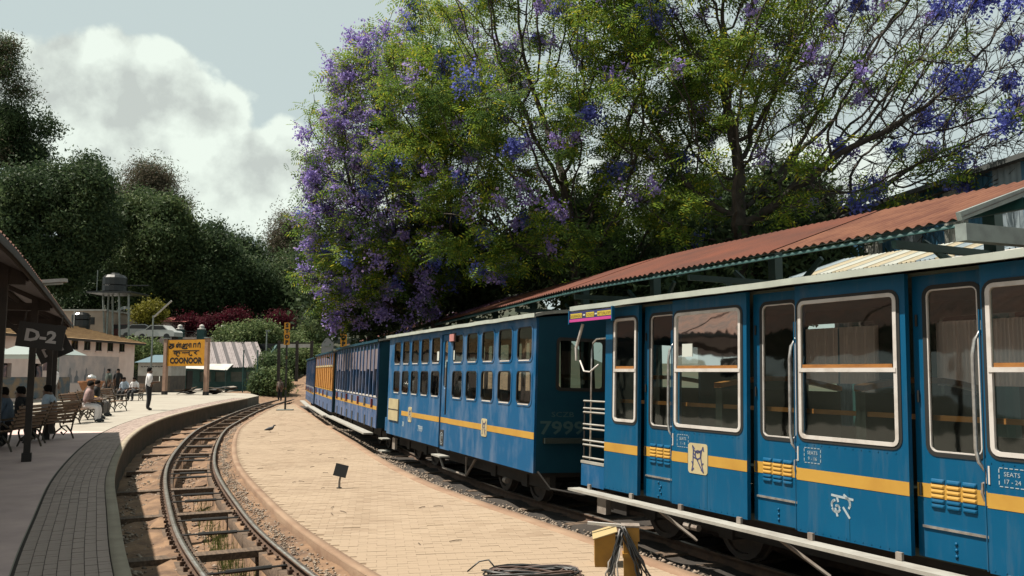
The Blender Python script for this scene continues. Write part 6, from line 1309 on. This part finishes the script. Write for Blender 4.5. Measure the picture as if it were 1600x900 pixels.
for k in range(22):
    a = rc.uniform(-.05, .05); left = k < 13; sx = -1 if left else 1; r0 = rc.uniform(.06, .20) if left else rc.uniform(.10, .30)
    top = Vector((p2.x - .09 + a * .5, p2.y - .08, Z_TAN + .52 + rc.uniform(-.05, .05))); end = Vector((p2.x + sx * r0 - .08, p2.y - .1 + rc.uniform(-.12, .1), Z_TAN + .012))
    pts = []
    for i in range(11):
        u_ = i / 10; bulge = math.sin(u_ * math.pi) * (.04 + .10 * rc.random() * .3) * sx; q = top.lerp(end, u_); drop = (1 - u_) ** 1.6
        pts.append((q.x + bulge, q.y - .05 * math.sin(u_ * math.pi), Z_TAN + .012 + (top.z - Z_TAN - .012) * drop))
    cb = MB().tube(pts, .0085, 6); cb.build('cable', M_cabl if left and k % 3 else M_cabk, bun, smooth=True)
# coil of cable lying at the bottom edge
hp = G(833, 897, Z_TAN)
for k in range(16):
    pts = []; rx_, ry_ = rc.uniform(.34, .48), rc.uniform(.10, .22); ph = rc.uniform(0, 6); ox, oy = rc.uniform(-.06, .06), rc.uniform(-.16, -.02); hz = rc.uniform(.01, .09)
    for i in range(19): a = 2 * math.pi * i / 18; pts.append((hp.x + ox + rx_ * math.cos(a) + .02 * math.sin(3 * a + ph), hp.y + oy + ry_ * math.sin(a), Z_TAN + .012 + hz * (.6 + .4 * math.sin(2 * a + ph))))
    o = MB().tube(pts, .009, 6, cap=False).build('cable_loop', M_cabk if k % 3 else mat('brown_cable', (0.16, 0.10, 0.08), rough=0.5), heap, smooth=True)
o = MB().tube([(hp.x - .36, hp.y - .05, Z_TAN + .04), (hp.x - .46, hp.y + .06, Z_TAN + .13), (hp.x - .56, hp.y + .07, Z_TAN + .11), (hp.x - .68, hp.y + .02, Z_TAN + .02)], .008, 6).build('cable_end', M_cabk, heap, smooth=True)
# litter of twigs and chips on the bricks, debris by the shed
tw = MB()
for k in range(24):
    y = rc.uniform(8.8, 28); x = rc.uniform(xl(y) + .2, xr(y) - .2); a = rc.uniform(0, 3.1); l = rc.uniform(.03, .10)
    tw.tube([(x - l * math.cos(a), y - l * math.sin(a), Z_TAN + .012), (x, y + .01, Z_TAN + .016), (x + l * math.cos(a), y + l * math.sin(a), Z_TAN + .012)], .005, 4)
tw.build('litter', M_wood, None, label='dry twigs and chips littering the brick platform', cat='litter', kind='stuff')
for k, (px, py) in enumerate(((300, 616), (292, 617), (345, 614), (357, 613), (335, 616))):
    c = G(px, py, 0); t = thing('rubble_pile', ['heap of dark sheets behind the left sign post', 'heap of dark planks behind the sign', 'small pile of pale rubble right of the sign', 'pile of broken boards in front of the shed', 'dark sacking beside the right sign post'][k], 'rubble', (c.x, c.y, 0), rc.uniform(0, 3))
    for j in range(4): MB().box(-.5, .5, -.25, .25, 0, .04, 0, Matrix.Translation((rc.uniform(-.3, .3), rc.uniform(-.3, .3), .12 + j * .09)) @ Euler((rc.uniform(-.3, .3), rc.uniform(-.3, .3), rc.uniform(0, 3))).to_matrix().to_4x4()).build('slab', (M_darkwood, M_ink, M_pipe, M_wood)[(j + k) % 4], t)
